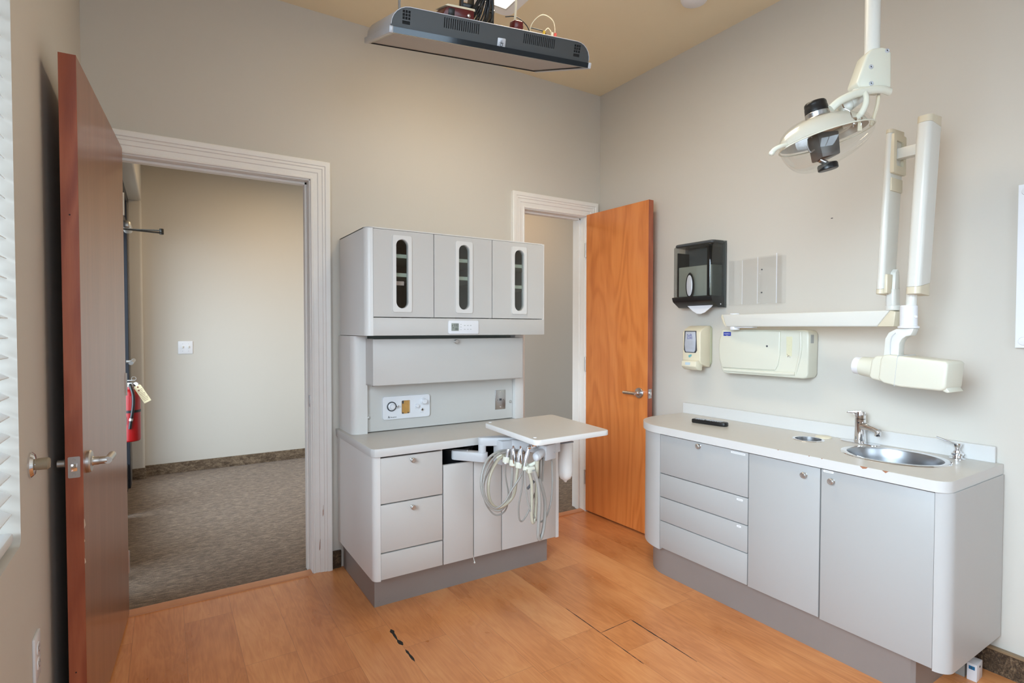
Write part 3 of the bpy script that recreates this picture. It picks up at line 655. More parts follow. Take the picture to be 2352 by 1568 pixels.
obj('round_knob', B().lathe([(0, 0), (.018, 0), (.017, .006), (.013, .008), (.013, .026), (.011, .029), (0, .029)], (1.183, 2.771, .907), (0, -1, 0), 32), M['white'], fm)
obj('round_knob', B().lathe([(0, 0), (.010, 0), (.009, .014), (.007, .016), (0, .016)], (1.147, 2.771, .884), (0, -1, 0), 28), M['white'], fm)
obj('toggle', B().cyl((1.176, 2.772, .862), (1.176, 2.764, .862), .008, n=20, bevel=.001), M['chrome'], fm)
obj('jack_hole', B().cyl((1.176, 2.764, .862), (1.176, 2.7632, .862), .0035, n=14), M['blackmat'], fm)
text('maker_print', 'Accutron', .011, (.998, 2.7706, .833), (1, 0, 0), (0, 0, 1), M['ink'], fm, .0003, 'LEFT', .8)
obj('maker_print', B().prism([(.984, .829), (.990, .842), (.996, .829), (.992, .829), (.990, .835), (.987, .829)], 'xz', 2.7704, 2.771), M['ink'], fm)
obj('control_print', B().box(1.147-.010, 1.147+.010, 2.7704, 2.771, .871-.0006, .871+.0006), M['paleink'], fm)
obj('control_print', B().box(1.038-.010, 1.038+.010, 2.7704, 2.771, .878-.0006, .878+.0006), M['paleink'], fm)
obj('control_print', B().box(1.176-.010, 1.176+.010, 2.7704, 2.771, .847-.0006, .847+.0006), M['paleink'], fm)
op = obj('outlet_plate', B().box(1.644, 1.714, 2.780, 2.786, .822, .936, .002), M['steel'], hu, 'brushed steel socket plate')
obj('socket', B().box(1.671, 1.687, 2.7785, 2.781, .874, .886, .0006).cyl((1.660, 2.781, .878), (1.660, 2.779, .878), .0022, n=10).cyl((1.698, 2.781, .878), (1.698, 2.779, .878), .0022, n=10), M['ink'], op)
obj('screws', B().cyl((1.679, 2.781, .925), (1.679, 2.7785, .925), .005, n=16, bevel=.0008).cyl((1.679, 2.781, .835), (1.679, 2.7785, .835), .005, n=16, bevel=.0008), M['chrome'], op)

uc = thing('upper_cabinet', 'white upper cabinet with three oval-windowed doors left of the orange door', 'cabinet', (1.3, 2.8, 1.265))
U0, U1, UF = .785+.018, 1.838, 2.556
r_ = .036
ul = [(U0, YW), (U0, UF+r_)] + [(U0+r_-r_*math.cos(t), UF+r_-r_*math.sin(t)) for t in [i*PI/16 for i in range(1, 8)]] + [(U0+r_, UF)]
U0d = U0+r_
# shell with open front behind the doors
obj('side_panel', B().prism(ul+[(U0+r_, UF+.02), (U0+.022, UF+r_+.01), (U0+.022, YW)], 'xy', 1.265, 1.780, 0), M['lamedge'], uc)
obj('side_panel', B().box(U1-.016, U1, UF+.002, YW, 1.265, 1.780, .002, 1), M['lamedge'], uc)
obj('carcass', B().box(U0+.02, U1-.015, UF+.022, YW, 1.764, 1.779).box(U0+.02, U1-.015, UF+.022, YW, 1.268, 1.285).box(U0+.02, U1-.015, YW-.012, YW, 1.28, 1.77), M['inside'], uc)
obj('top_panel', B().prism(ul+[(U1-.016, UF+.004), (U1-.016, YW)], 'xy', 1.776, 1.781), M['lamedge'], uc)
rail = obj('lower_rail', B().box(U0d, U1-.001, UF, UF+.02, 1.2655, 1.352, .0015, 2), M['lam'], uc)
for xm in (1.151, 1.491): obj('partition', B().box(xm-.007, xm+.007, UF+.024, YW-.012, 1.285, 1.765), M['inside'], uc)
sh = B()
for (xa, xb, zs) in ((U0+.022, 1.143, (1.655, 1.563)), (1.158, 1.484, (1.655, 1.563)), (1.498, U1-.017, (1.648, 1.532))):
    for z in zs: obj('shelf', B().box(xa, xb, UF+.024, YW-.02, z-.009, z+.009), M['shelf'], uc)
obj('paper_strip', B().box(.93, 1.003, UF+.026, UF+.03, 1.512, 1.532), M['pinkstrip'], uc, 'pale pink paper strip on a shelf')
obj('supply_bag', B().ball((.955, 2.64, 1.60), .02, (1.2, .6, .5)), M['black'], uc, 'small dark item behind the first window')
for (xa, xb, c) in ((U0d+.001, 1.1495, .983), (1.1535, 1.4895, 1.3215), (1.4935, U1-.010, 1.664)):
    cz = 1.5655
    def oval(w, h, n=12):
        pts = []
        for k in range(n+1): t = PI*k/n; pts.append((c+w*math.cos(t), cz+h-w+w*math.sin(t)))
        for k in range(n+1): t = PI+PI*k/n; pts.append((c+w*math.cos(t), cz-h+w+w*math.sin(t)))
        return pts
    dd = obj('cabinet_door', B().plate([(xa, 1.356), (xb, 1.356), (xb, 1.774), (xa, 1.774)], [oval(.031, .167)], 'xz', UF, UF+.019), M['lam'], uc)
    obj('window_surround', B().plate(rrect(c-.049, c+.049, 1.380, 1.751, .010, 4), [oval(.0315, .1685)], 'xz', UF-.006, UF+.001), M['lamedge'], dd, 'raised white window surround')
    obj('pane', B().prism(oval(.0325, .170), 'xz', UF+.006, UF+.009), M['smokeglass'], dd)
kp = obj('keypad', B().prism(rrect(1.230, 1.406, 1.2725, 1.3415, .008, 4), 'xz', UF-.006, UF+.001, .0015), M['white'], uc, 'white digital keypad')
obj('display', B().box(1.246, 1.288, UF-.0068, UF-.005, 1.288, 1.327), M['lcd'], kp)
text('display_digits', '1:52', .019, (1.273, UF-.0070, 1.3165), (1, 0, 0), (0, 0, 1), M['ink'], kp, .0002, sx=.8)
text('display_digits', ':00', .019, (1.274, UF-.0070, 1.2975), (1, 0, 0), (0, 0, 1), M['ink'], kp, .0002, sx=.8)
obj('display_digits', B().box(1.248, 1.252, UF-.0072, UF-.0066, 1.312, 1.316).box(1.251, 1.260, UF-.0072, UF-.0066, 1.3025, 1.3045), M['ink'], kp)
kb = B()
for z in (1.322, 1.308, 1.294): kb.box(1.297, 1.304, UF-.0068, UF-.006, z-.001, z+.001)
for x in (1.323, 1.341, 1.358): kb.box(x-.004, x+.004, UF-.0068, UF-.006, 1.315, 1.3175).box(x-.004, x+.004, UF-.0068, UF-.006, 1.295, 1.2975)
obj('keypad_print', kb, M['paleink'], kp)
solo('socket_cap', B().lathe([(0, 0), (.016, 0), (.016, .006), (.008, .010), (0, .010)], (1.30, 2.66, 1.781), (0, 0, 1), 20).box(1.31, 1.345, 2.65, 2.67, 1.781, 1.786, .002), M['offwhite'], 'small white plug lying on top of the upper cabinet', 'plug', (1.30, 2.66, 1.781))

wb = thing('waste_bucket', 'round black bucket inside the open cabinet niche', 'bucket', (1.225, 2.60, .505))
obj('bucket', B().lathe([(0, .506), (.085, .506), (.105, .688), (.110, .690), (.110, .696), (.101, .696), (.081, .512), (0, .512)], (1.255, 2.56, 0), (0, 0, 1), 40), M['black'], wb)

# ------------------------------------------------------------------ swing-out delivery arm with tray, holders and handpieces
da = thing('instrument_delivery_unit', 'light grey folding arm carrying a square white tray over the left worktop', 'dental tray arm', (1.30, 2.38, .70))
# tray corners on the measured square
tA, tB, tC, tD = Vector((1.317, 2.339)), Vector((1.284, 1.841)), Vector((1.707, 1.862)), Vector((1.756, 2.371))
def rpoly(ps, r, seg=4):
    out = []; n = len(ps)
    for i in range(n):
        p, a, b = ps[i], ps[i-1], ps[(i+1) % n]
        u, v = (a-p).normalized()*r, (b-p).normalized()*r
        for k in range(seg+1):
            t = k/seg; q = p+u*(1-t)**2+v*t**2
            out.append((q.x, q.y))
    return out
tray = obj('tray', B().prism(rpoly([tA, tB, tC, tD], .030), 'xy', .8165, .8395, .003, 2), M['lamedge'], da, 'square white instrument tray')
obj('tray_surface', B().prism(rpoly([tA+Vector((.004, -.004)), tB+Vector((.004, .004)), tC+Vector((-.004, .004)), tD+Vector((-.004, -.004))], .028), 'xy', .8392, .8400), M['worktop'], tray)
for p in ((1.345, 2.325), (1.318, 1.90)): obj('mount_screw_cap', B().cyl((p[0], p[1], .839), (p[0], p[1], .8415), .008, n=20, bevel=.0008), M['white'], tray)
def armbar(a, b, w, z0, z1, bev=.006):
    a, b = Vector(a), Vector(b); d = (b-a); L = d.length; m = Matrix.Translation((a.x, a.y, 0)) @ Matrix.Rotation(math.atan2(d.y, d.x), 4, 'Z')
    pts = []
    for k in range(13): t = -PI/2+PI*k/12; pts.append((L+w*math.cos(t), w*math.sin(t)))
    for k in range(13): t = PI/2+PI*k/12; pts.append((w*math.cos(t), w*math.sin(t)))
    return B().prism(pts, 'xy', z0, z1, bev, 2, mat=m)
obj('lower_arm', armbar((1.215, 2.43), (1.300, 2.320), .026, .655, .700, .004), M['lightgrey'], da)
obj('elbow_joint', B().cyl((1.298, 2.320, .698), (1.298, 2.320, .735), .019, n=28), M['lightgrey'], da)
obj('screw', B().cyl((1.25, 2.385, .699), (1.25, 2.385, .705), .004, n=14), M['chrome'], da)
obj('middle_arm', armbar((1.305, 2.325), (1.45, 2.25), .024, .732, .772, .004), M['lightgrey'], da)
obj('control_housing', B().box(1.353, 1.462, 2.225, 2.31, .645, .762, .006), M['lightgrey'], da)
obj('tray_post', B().cyl((1.50, 2.12, .76), (1.50, 2.12, .8168), .040, .044, 30), M['lightgrey'], da)
obj('forward_arm', armbar((1.44, 2.24), (1.505, 2.10), .034, .715, .765, .006), M['lightgrey'], da)
gm = Matrix.Translation((1.492, 2.050, .735)) @ Matrix.Rotation(.30, 4, 'Z')
obj('junction_box', B().box(-.048, .030, -.030, .034, -.036, .034, .005, mat=gm), M['lightgrey'], da, 'light grey hose junction box')
obj('junction_box_end', B().box(.030, .068, -.026, .030, -.012, .036, .003, mat=gm), M['lightgrey'], da)
obj('screw', B().cyl(gm @ Vector((.012, -.032, -.005)), gm @ Vector((.012, -.028, -.005)), .0028, n=10), M['chrome'], da)
obj('hose_manifold', B().cyl((1.450, 2.03, .738), (1.395, 2.000, .727), .0185, .020, 30, .004).ball((1.395, 2.000, .727), .019, (.7, 1, 1)), M['lightgrey'], da)
obj('motor_unit', B().cyl((1.42, 2.06, .80), (1.42, 2.06, .758), .024, n=30, bevel=.003), M['chrome'], da, 'chrome swivel under the tray')
obj('underside_bracket', B().box(1.395, 1.53, 2.02, 2.12, .800, .8168, .003), M['lightgrey'], da)
obj('bottle_bracket', B().box(1.54, 1.66, 2.065, 2.115, .752, .758, .0015), plain('grey_bracket', srgb(120, 124, 130), .4, .5), da)
# holder bar with four cradles (position of each handpiece)
HP = [((1.302, 2.105, .708), 'silver scaler handpiece with thin grey hose, leftmost in the holder row'),
      ((1.322, 2.080, .696), 'wide chrome handpiece with grey hose, second from the left in the holders'),
      ((1.336, 2.050, .690), 'slim chrome handpiece with cream hose, third from the left in the holders'),
      ((1.352, 2.015, .678), 'chrome air-water syringe with grey hose, rightmost of the holder row')]
obj('holder_bar', B().tube([(1.300, 2.150, .716), (1.325, 2.140, .712), (1.348, 2.110, .704), (1.366, 2.075, .694), (1.382, 2.035, .686), (1.400, 2.010, .700)], .0088, 12, 6), M['ivory'], da)
for i, (p, _) in enumerate(HP):
    p = Vector(p)
    obj('holder', B().lathe([(.0085, -.013), (.0155, -.013), (.0165, 0), (.0155, .012), (.0085, .012), (.0080, 0), (.0085, -.013)], p, (.12, -.05, 1), 24)
        .box(p.x+.006, p.x+.030, p.y+.0, p.y+.024, p.z-.012, p.z+.008, .004), M['ivory'], da)
obj('holder', B().box(1.345, 1.386, 1.992, 2.012, .660, .688, .005), M['ivory'], da)
obj('end_knob', B().cyl((1.300, 2.150, .716), (1.282, 2.135, .717), .0175, .0155, 26, .004), M['ivory'], da)
bo = thing('water_bottle', 'translucent white water bottle hanging below the right of the tray', 'bottle', (1.66, 2.125, .57))
cxb, cyb = 1.657, 2.125
obj('bottle_body', B().lathe([(0, .545), (.006, .548), (.010, .556), (.026, .566), (.034, .582), (.0365, .60), (.0365, .735), (.034, .757), (.024, .772), (.012, .778), (0, .778)], (cxb, cyb, 0), (0, 0, 1), 36), M['bottle'], bo)
def hp_thing(loc, body, hose_pts, hose_r, hm, label):
    t = thing('handpiece', label, 'dental handpiece', loc, group='handpieces in the holders under the tray')
    body(t); obj('hose', B().tube(hose_pts, hose_r, 12, 8), hm, t); return t
def slim(p, q, prof):
    p, q = Vector(p), Vector(q); L = (q-p).length
    return B().lathe([(0, 0)]+[(r, h*L) for r, h in prof]+[(0, L)], p, q-p, 24)
def paddle(p, w, mat=None):
    return B().prism([(-w, -.034), (w, -.034), (w*1.3, .0), (w*.7, .046), (-w*.7, .046), (-w*1.3, 0)], 'xz', -.003, .003, .002, mat=Matrix.Translation(p) @ Matrix.Rotation(-.12, 4, 'X'))
def b1(t):
    obj('body', slim((1.296, 2.10, .686), (1.311, 2.10, .756), [(.0035, 0), (.0065, .08), (.008, .4), (.0075, .75), (.009, .85), (.008, .98)]), M['hp'], t)
    obj('collar', B().cyl((1.2955, 2.10, .690), (1.298, 2.10, .704), .0065, n=18), M['white'], t)
def b2(t):
    obj('body', slim((1.318, 2.08, .676), (1.324, 2.08, .764), [(.006, 0), (.010, .1), (.0105, .5), (.012, .75), (.011, .92), (.008, 1.0)]), M['hp'], t)
    obj('lever', paddle((1.319, 2.067, .728), .0062), M['chrome'], t)
def b3(t):
    obj('body', slim((1.328, 2.05, .684), (1.348, 2.05, .766), [(.006, 0), (.0095, .1), (.0105, .5), (.011, .75), (.009, .92), (.007, 1.0)]), M['hp'], t)
    obj('lever', paddle((1.338, 2.037, .730), .0056), M['chrome'], t)
def b4(t):
    obj('body', slim((1.337, 2.02, .664), (1.369, 2.02, .772), [(.0035, 0), (.005, .15), (.0075, .45), (.0095, .8), (.008, .93), (.009, .98)]), M['hp'], t)
    obj('button', B().box(1.360, 1.384, 2.008, 2.028, .764, .776, .003), M['chrome'], t)
M['hp'] = plain('satin_chrome_handpiece', (.72, .73, .75), .30, .85, var=.02)
hp_thing(HP[0][0], b1, [(1.296, 2.1, .690), (1.300, 2.108, .636), (1.320, 2.117, .556), (1.325, 2.125, .506), (1.313, 2.133, .463), (1.285, 2.142, .446), (1.257, 2.15, .457), (1.225, 2.158, .507), (1.22, 2.167, .552), (1.23, 2.175, .602), (1.264, 2.183, .653), (1.311, 2.192, .692), (1.38, 2.2, .711)], .0034, M['hosegrey'], HP[0][1])
hp_thing(HP[1][0], b2, [(1.318, 2.08, .680), (1.323, 2.089, .608), (1.317, 2.098, .543), (1.289, 2.107, .489), (1.254, 2.116, .48), (1.214, 2.125, .518), (1.192, 2.135, .582), (1.198, 2.144, .642), (1.23, 2.153, .703), (1.285, 2.162, .73), (1.345, 2.171, .73), (1.429, 2.18, .72)], .0062, M['hosepale'], HP[1][1])
hp_thing(HP[2][0], b3, [(1.329, 2.05, .69), (1.329, 2.058, .643), (1.321, 2.066, .561), (1.294, 2.075, .521), (1.25, 2.083, .502), (1.222, 2.091, .519), (1.207, 2.099, .561), (1.212, 2.107, .621), (1.237, 2.115, .671), (1.278, 2.124, .71), (1.338, 2.132, .726), (1.42, 2.14, .722)], .0070, M['hosecream'], HP[2][1])
hp_thing(HP[3][0], b4, [(1.337, 2.02, .668), (1.324, 2.029, .636), (1.287, 2.038, .584), (1.26, 2.047, .538), (1.218, 2.056, .513), (1.186, 2.065, .542), (1.17, 2.075, .583), (1.173, 2.084, .632), (1.202, 2.093, .695), (1.249, 2.102, .732), (1.316, 2.111, .74), (1.407, 2.12, .731)], .0046, M['hosegrey'], HP[3][1])
# hoses hanging from the junction box
for nm, pts, r, m, lab in (
    ('thin_hose', [(1.331, 2.01, .674), (1.328, 2.012, .605), (1.312, 2.014, .524), (1.315, 2.017, .464), (1.33, 2.019, .445), (1.354, 2.021, .463), (1.377, 2.023, .497), (1.399, 2.026, .541), (1.424, 2.028, .594), (1.432, 2.03, .656), (1.435, 2.03, .71)], .0036, M['hosegrey'], 'thin grey hose loop'),
    ('cream_hose', [(1.348, 2.0, .681), (1.37, 2.002, .622), (1.375, 2.005, .551), (1.375, 2.007, .48), (1.383, 2.01, .433), (1.397, 2.013, .45), (1.403, 2.015, .508), (1.409, 2.018, .613), (1.412, 2.02, .71)], .0072, M['hosecream'], 'cream hose loop'),
    ('thin_hose', [(1.327, 1.99, .679), (1.338, 1.998, .593), (1.364, 2.005, .5), (1.403, 2.012, .442), (1.439, 2.02, .424), (1.475, 2.027, .446), (1.504, 2.035, .511), (1.516, 2.042, .591), (1.517, 2.05, .698)], .0042, M['hosepale'], 'thin pale hose loop'),
    ('wide_hose', [(1.361, 1.97, .679), (1.389, 1.975, .605), (1.398, 1.979, .519), (1.397, 1.984, .431), (1.398, 1.988, .377), (1.411, 1.993, .357), (1.429, 1.997, .385), (1.444, 2.002, .452), (1.447, 2.006, .521), (1.436, 2.011, .578), (1.426, 2.015, .618), (1.433, 2.02, .701)], .0080, M['hosepale'], 'wide grey hose loop')):
    obj(nm, B().tube(pts, r, 12, 8), m, da, lab)
obj('hose_fitting', B().cyl((1.400, 2.0, .715), (1.398, 2.0, .640), .0095, .0085, 20), M['hosecream'], da)
obj('hose_fitting', B().cyl((1.426, 2.01, .715), (1.424, 2.01, .625), .0090, .008, 20), M['hosegrey'], da)
obj('hose_fitting', B().cyl((1.450, 2.02, .715), (1.436, 2.012, .610), .0055, .0045, 16), M['hosegrey'], da)
obj('suction_tip', B().cyl((1.421, 2.055, .603), (1.384, 2.055, .573), .0062, n=16), plain('grey_rubber_tip', srgb(120, 120, 124), .4), da)

# ------------------------------------------------------------------ right sink cabinet
CF, CN, CL = 2.170, .778, 1.988        # front x, near end y, left end of flat front
sc = thing('sink_cabinet', 'pale grey sink base cabinet with drawers, two doors and a rounded left end', 'cabinet', (2.45, 1.4, 0))
def curve(xf, yl, rx, ry, n=16):
    return [(xf+rx-rx*math.cos(t), yl+ry*math.sin(t)) for t in [PI/2*k/n for k in range(n+1)]]
lc = curve(CF, CL, .225, .235)
# curved end panel
inner = [(x+.018 if i < 12 else x, y-(.018 if i > 4 else .004)) for i, (x, y) in enumerate(lc)]
obj('curved_end_panel', B().prism(lc+[(2.645, CL+.235), (2.645, CL+.215), (CF+.225, CL+.215)]+[(CF+.225-.205*math.cos(t), CL+.215*math.sin(t)) for t in [PI/2*k/12 for k in range(11, -1, -1)]], 'xy', .150, .7575, 0), M['lam2edge'], sc, 'curved white end panel')
rr = .045
ep = [(2.640, CN), (CF+rr, CN)] + [(CF+rr-rr*math.sin(t), CN+rr-rr*math.cos(t)) for t in [PI/2*k/8 for k in range(1, 9)]] + [(CF+.020, CN+rr), (CF+.02, CN+rr-.01), (CF+rr, CN+.022), (2.640, CN+.022)]
epd = [(x, y-.0) for x, y in ep]
obj('end_panel', B().prism([(x, y-.040) for x, y in ep], 'xy', .150, .7575), M['lam2edge'], sc, 'white end panel with rounded front corner')
obj('carcass', B().box(CF+.024, 2.645, CN-.015, CL, .152, .168).box(CF+.026, CF+.034, CN+.006, CL-.005, .168, .755).box(2.635, 2.645, CN-.015, CL, .168, .755), M['lam2'], sc)
kc = curve(2.218, 2.0, .215, .19)
kp_o = [(2.645, .852)] + [(2.218+.012, .852), (2.218, .864)] + kc + [(2.645, 2.19)]
obj('kick_plate', B().prism(kp_o, 'xy', 0, .152), M['kick'], sc, 'grey metallic kickboard')
def rfront(y0, y1, z0, z1): return B().box(CF, CF+.019, y0, y1, z0, z1, .0016, 2)
rd = []
for z0, z1 in ((.553, .752), (.430, .549), (.306, .426), (.163, .302)):
    rd.append(obj('drawer', rfront(1.479, CL-.002, z0, z1), M['lam2'], sc))
knob(rd[0], (CF, 1.738, .737), (-1, 0, 0))
dA = obj('cabinet_door', rfront(1.1645, 1.4745, .160, .752), M['lam2'], sc)
dB = obj('cabinet_door', rfront(CN+.006, 1.1595, .156, .752), M['lam2'], sc)
knob(dA, (CF, 1.222, .715), (-1, 0, 0)); knob(dB, (CF, 1.115, .715), (-1, 0, 0))
def sticker(parent, y0, y1, z0, z1):
    st = obj('label_sticker', B().prism(rrect(y0, y1, z0, z1, (z1-z0)/2.2, 3), 'yz', CF-.0012, CF), M['white'], parent, 'small white label sticker')
    obj('label_print', B().box(CF-.0014, CF-.0011, y0+.006, y1-.006, (z0+z1)/2-.0007, (z0+z1)/2+.0007), M['paleink'], st)
sticker(rd[0], 1.492, 1.566, .737, .746)
sticker(rd[1], 1.502, 1.534, .530, .539)
sticker(rd[2], 1.510, 1.532, .409, .418)
sticker(dB, 1.112, 1.152, .742, .751)

# worktop with sink and waste-drop holes
rw = thing('worktop', 'long white laminate worktop with rounded left end and backsplash on the sink cabinet', 'worktop', (2.45, 1.4, .76))
wf = CF-.016
wl_ = curve(wf, CL, .245, .245)
wo = [(2.645, .742), (wf+.050, .742)] + [(wf+.050-.050*math.sin(t), .742+.050-.050*math.cos(t)) for t in [PI/2*k/8 for k in range(1, 9)]] + wl_ + [(2.645, CL+.245)]
SK = (2.435, 1.020, .158, .187); CUP = (2.480, 1.386, .066)
holes = [circ(SK[0], SK[1], SK[2]-.018, 48, SK[3]-.018), circ(CUP[0], CUP[1], CUP[2]-.010, 32)]
obj('slab', B().plate(wo, holes, 'xy', .7585, .7955), M['worktopedge'], rw)
wi = [((x-2.4)*.9935+2.4 if x < 2.6 else x, (y-1.4)*.998+1.4) for x, y in wo]
obj('laminate_surface', B().plate(wi, holes, 'xy', .7953, .7962), M['worktop'], rw, 'warm white laminate surface')
obj('backsplash', B().box(2.629, 2.646, .762, 2.232, .7960, .858, .002, 1), M['worktopedge'], rw, 'white backsplash')
obj('edge_chips', B().prism([(1.012, .7966), (.985, .7966), (.990, .791), (1.002, .7885)], 'yz', wf-.0006, wf+.002).prism([(.938, .7966), (.917, .7966), (.926, .789)], 'yz', wf-.0006, wf+.002), M['chip'], rw, 'brown chips in the worktop edge')
for y in (1.33, 1.20, 1.15): obj('edge_chips', B().box(wf-.0005, wf+.003, y-.002, y+.002, .7945, .7967), M['chip'], rw)
sk = thing('sink', 'oval stainless steel sink set in the worktop below the faucet', 'sink', (SK[0], SK[1], .79))
def ring_band(prof, cx, cy, rx, ry, n=72, cap=False):
    b = B(); t = bmesh.new(); rings = []
    for off, z in prof: rings.append([t.verts.new((cx+(rx+off)*math.cos(2*PI*i/n), cy+(ry+off)*math.sin(2*PI*i/n), z)) for i in range(n)])
    for a, c in zip(rings, rings[1:]):
        for i in range(n): j = (i+1) % n; t.faces.new((a[i], a[j], c[j], c[i]))
    if cap: t.faces.new(rings[-1])
    return b._add(t)
obj('rim', ring_band([(0, .7962), (-.001, .7985), (-.004, .7998), (-.018, .7998), (-.023, .7985)], *SK), M['chrome'], sk, 'polished steel rim')
obj('basin', ring_band([(-.023, .7985), (-.026, .792), (-.030, .76), (-.036, .70), (-.046, .672), (-.066, .660), (-.11, .655)], *SK, cap=True), plain('satin_sink_steel', (.40, .41, .43), .34, 1, var=.05, scale=20), sk)
obj('drain', B().lathe([(.0, .6575), (.030, .6575), (.033, .656), (.033, .655)], (SK[0], SK[1], 0), (0, 0, 1), 28).lathe([(0, .6585), (.012, .6585), (.012, .6575)], (SK[0], SK[1], 0), (0, 0, 1), 20), M['chrome'], sk)
cu_ = thing('waste_chute', 'round steel waste chute ring set in the worktop left of the faucet', 'waste chute', (CUP[0], CUP[1], .79))
obj('rim', ring_band([(0, .7962), (-.001, .7980), (-.005, .7988), (-.012, .7980)], CUP[0], CUP[1], CUP[2], CUP[2]), M['chrome'], cu_)
obj('sleeve', ring_band([(-.012, .7980), (-.0135, .752)], CUP[0], CUP[1], CUP[2], CUP[2], cap=True), M['steel'], cu_)
solo('chute_cover', B().lathe([(0, 0), (.034, 0), (.035, .003), (.030, .006), (0, .006)], (2.583, 1.372, .7962), (0, 0, 1), 32), M['cream'], 'flat cream disc lying on the worktop beside the waste chute', 'cover', (2.583, 1.372, .7962))

fa = thing('faucet', 'chrome single-lever faucet behind the oval sink', 'faucet', (2.585, 1.215, .7962))
fx_, fy_ = 2.585, 1.215
obj('deck_plate', B().prism(rrect(-.027, .027, -.083, .083, .026, 6), 'xy', .7962, .8015, .0015, 2, mat=Matrix.Translation((fx_, fy_, 0)) @ Matrix.Rotation(-.12, 4, 'Z')), M['chrome'], fa)
obj('body', B().lathe([(0, .801), (.0235, .801), (.0230, .83), (.0215, .87), (.0215, .905), (0, .908)], (fx_, fy_, 0), (0, 0, 1), 36), M['chrome'], fa)
sd = Vector((-.42, -.90, 0)).normalized()
p0 = Vector((fx_, fy_, .872))
obj('spout', B().tube([p0, p0+sd*.035+Vector((0, 0, .004)), p0+sd*.075+Vector((0, 0, .0)), p0+sd*.105+Vector((0, 0, -.006))], (.0175, .0125), 18, 6)
    .cyl(p0+sd*.098+Vector((0, 0, -.004)), p0+sd*.098+Vector((0, 0, -.026)), .0125, .0115, 24, .001), M['chrome'], fa)
obj('lever_handle', B().lathe([(0, .907), (.021, .907), (.0215, .925), (.0195, .936), (0, .940)], (fx_, fy_, 0), (0, 0, 1), 32)
    .prism([(-.020, .000), (-.018, .014), (0, .020), (.045, .013), (.052, .008), (.05, .006), (.02, .002)], 'xz', -.014, .014, .003, 2, mat=Matrix.Translation((fx_, fy_, .922)) @ Matrix.Rotation(math.radians(112), 4, 'Z')), M['chrome'], fa)
obj('temperature_mark', B().cyl((fx_-.021, fy_-.003, .89), (fx_-.0228, fy_-.003, .89), .0035, n=12), M['black'], fa)
sp = thing('soap_pump', 'small chrome soap pump at the right end of the worktop', 'soap pump', (2.600, .868, .7962))
px_, py_ = 2.598, .868
obj('base', B().lathe([(0, .7962), (.026, .7962), (.026, .799), (.017, .802), (.016, .810), (.020, .812), (.020, .818), (.014, .821), (.012, .828), (0, .828)], (px_, py_, 0), (0, 0, 1), 32), M['chrome'], sp)
obj('pump_head', B().lathe([(0, .827), (.009, .828), (.008, .838), (.013, .846), (.0135, .856), (0, .857)], (px_, py_, 0), (0, 0, 1), 28), M['chrome'], sp)
obj('nozzle', B().tube([(px_, py_, .850), (px_-.012, py_+.030, .862), (px_-.022, py_+.062, .874)], .0032, 10, 4), M['steel'], sp)

# remote control
rm_m = Matrix.Translation((2.355, 1.90, .7965)) @ Matrix.Rotation(math.radians(82), 4, 'Z')
rm = thing('remote_control', 'black remote control with rows of buttons lying on the long worktop', 'remote control', (2.425, 1.880, .7965), Matrix.Rotation(math.radians(-80), 3, 'Z'))
bod = B().prism([(-.095, -.019), (-.088, -.023), (.06, -.026), (.09, -.022), (.098, -.010), (.098, .010), (.09, .022), (.06, .026), (-.088, .023), (-.095, .019)], 'xy', .0, .021, .006, 3)
obj('body', bod, M['black'], rm, local=True)
for i in range(11):
    for j in range(3):
        x = -.070+i*.0135; y = (j-1)*.0125
        if i in (4, 5): continue
        obj('button', B().box(x-.0038, x+.0038, y-.004, y+.004, .0205, .0228, .001), M['silver'] if (i+j) % 3 else M['lightgrey'], rm, local=True)
obj('button', B().cyl((-.009, 0, .0205), (-.009, 0, .0232), .012, n=24, bevel=.001), M['silver'], rm, 'round navigation button', local=True)

# ------------------------------------------------------------------ things on the right wall
td = thing('paper_towel_dispenser', 'smoked grey paper towel dispenser on the right wall beside the orange door', 'paper towel dispenser', (XR, 2.08, 1.42))
DY0, DY1, DZ0, DZ1, DX = 1.950, 2.232, 1.42, 1.790, XR-.125
# rounded-front side profile in x/z
prof = [(XR, DZ1), (XR-.085, DZ1-.002), (XR-.108, DZ1-.012), (XR-.120, DZ1-.035), (DX, DZ1-.09), (DX, 1.475), (XR-.118, 1.452), (XR-.070, 1.420), (XR, 1.418)]
obj('back_box', B().box(XR-.012, XR, DY0+.002, DY1-.002, 1.42, 1.787, .002), plain('grey_plastic_back', srgb(112, 116, 116), .4), td)
obj('side_wall', B().prism(prof, 'xz', DY0, DY0+.004, 0), M['smoke'], td)
pf = [(XR-.085, DZ1-.002), (XR-.108, DZ1-.012), (XR-.120, DZ1-.035), (DX, DZ1-.09), (DX, 1.478)]
obj('cover', B().prism(rrect(DX, XR-.012, DY0+.003, DY1, .030, 6), 'xy', 1.478, 1.775, .010, 3), M['smoke'], td, 'smoked translucent front cover')
obj('top_cap', B().prism(rrect(DX+.012, XR-.002, DY0+.003, DY1-.002, .028, 6), 'xy', 1.770, 1.790, .009, 3), plain('dark_smoked_plastic', srgb(74, 77, 79), .25), td)
obj('lower_frame', B().prism([(XR-.012, 1.42), (XR-.068, 1.422), (XR-.118, 1.455), (DX-.001, 1.475), (DX-.001, 1.482), (XR-.012, 1.482)], 'xz', DY0+.002, DY1-.002, .004), M['black'], td)
obj('towel_stack', B().box(XR-.105, XR-.014, DY0+.018, DY1-.022, 1.484, 1.655, .004), M['towelinside'], td, 'grey stack of folded towels seen through the cover')
obj('inner_frame', B().box(XR-.112, XR-.014, DY0+.030, DY0+.046, 1.484, 1.76, .003).box(XR-.112, XR-.014, DY1-.036, DY1-.028, 1.484, 1.74, .003), M['black'], td)
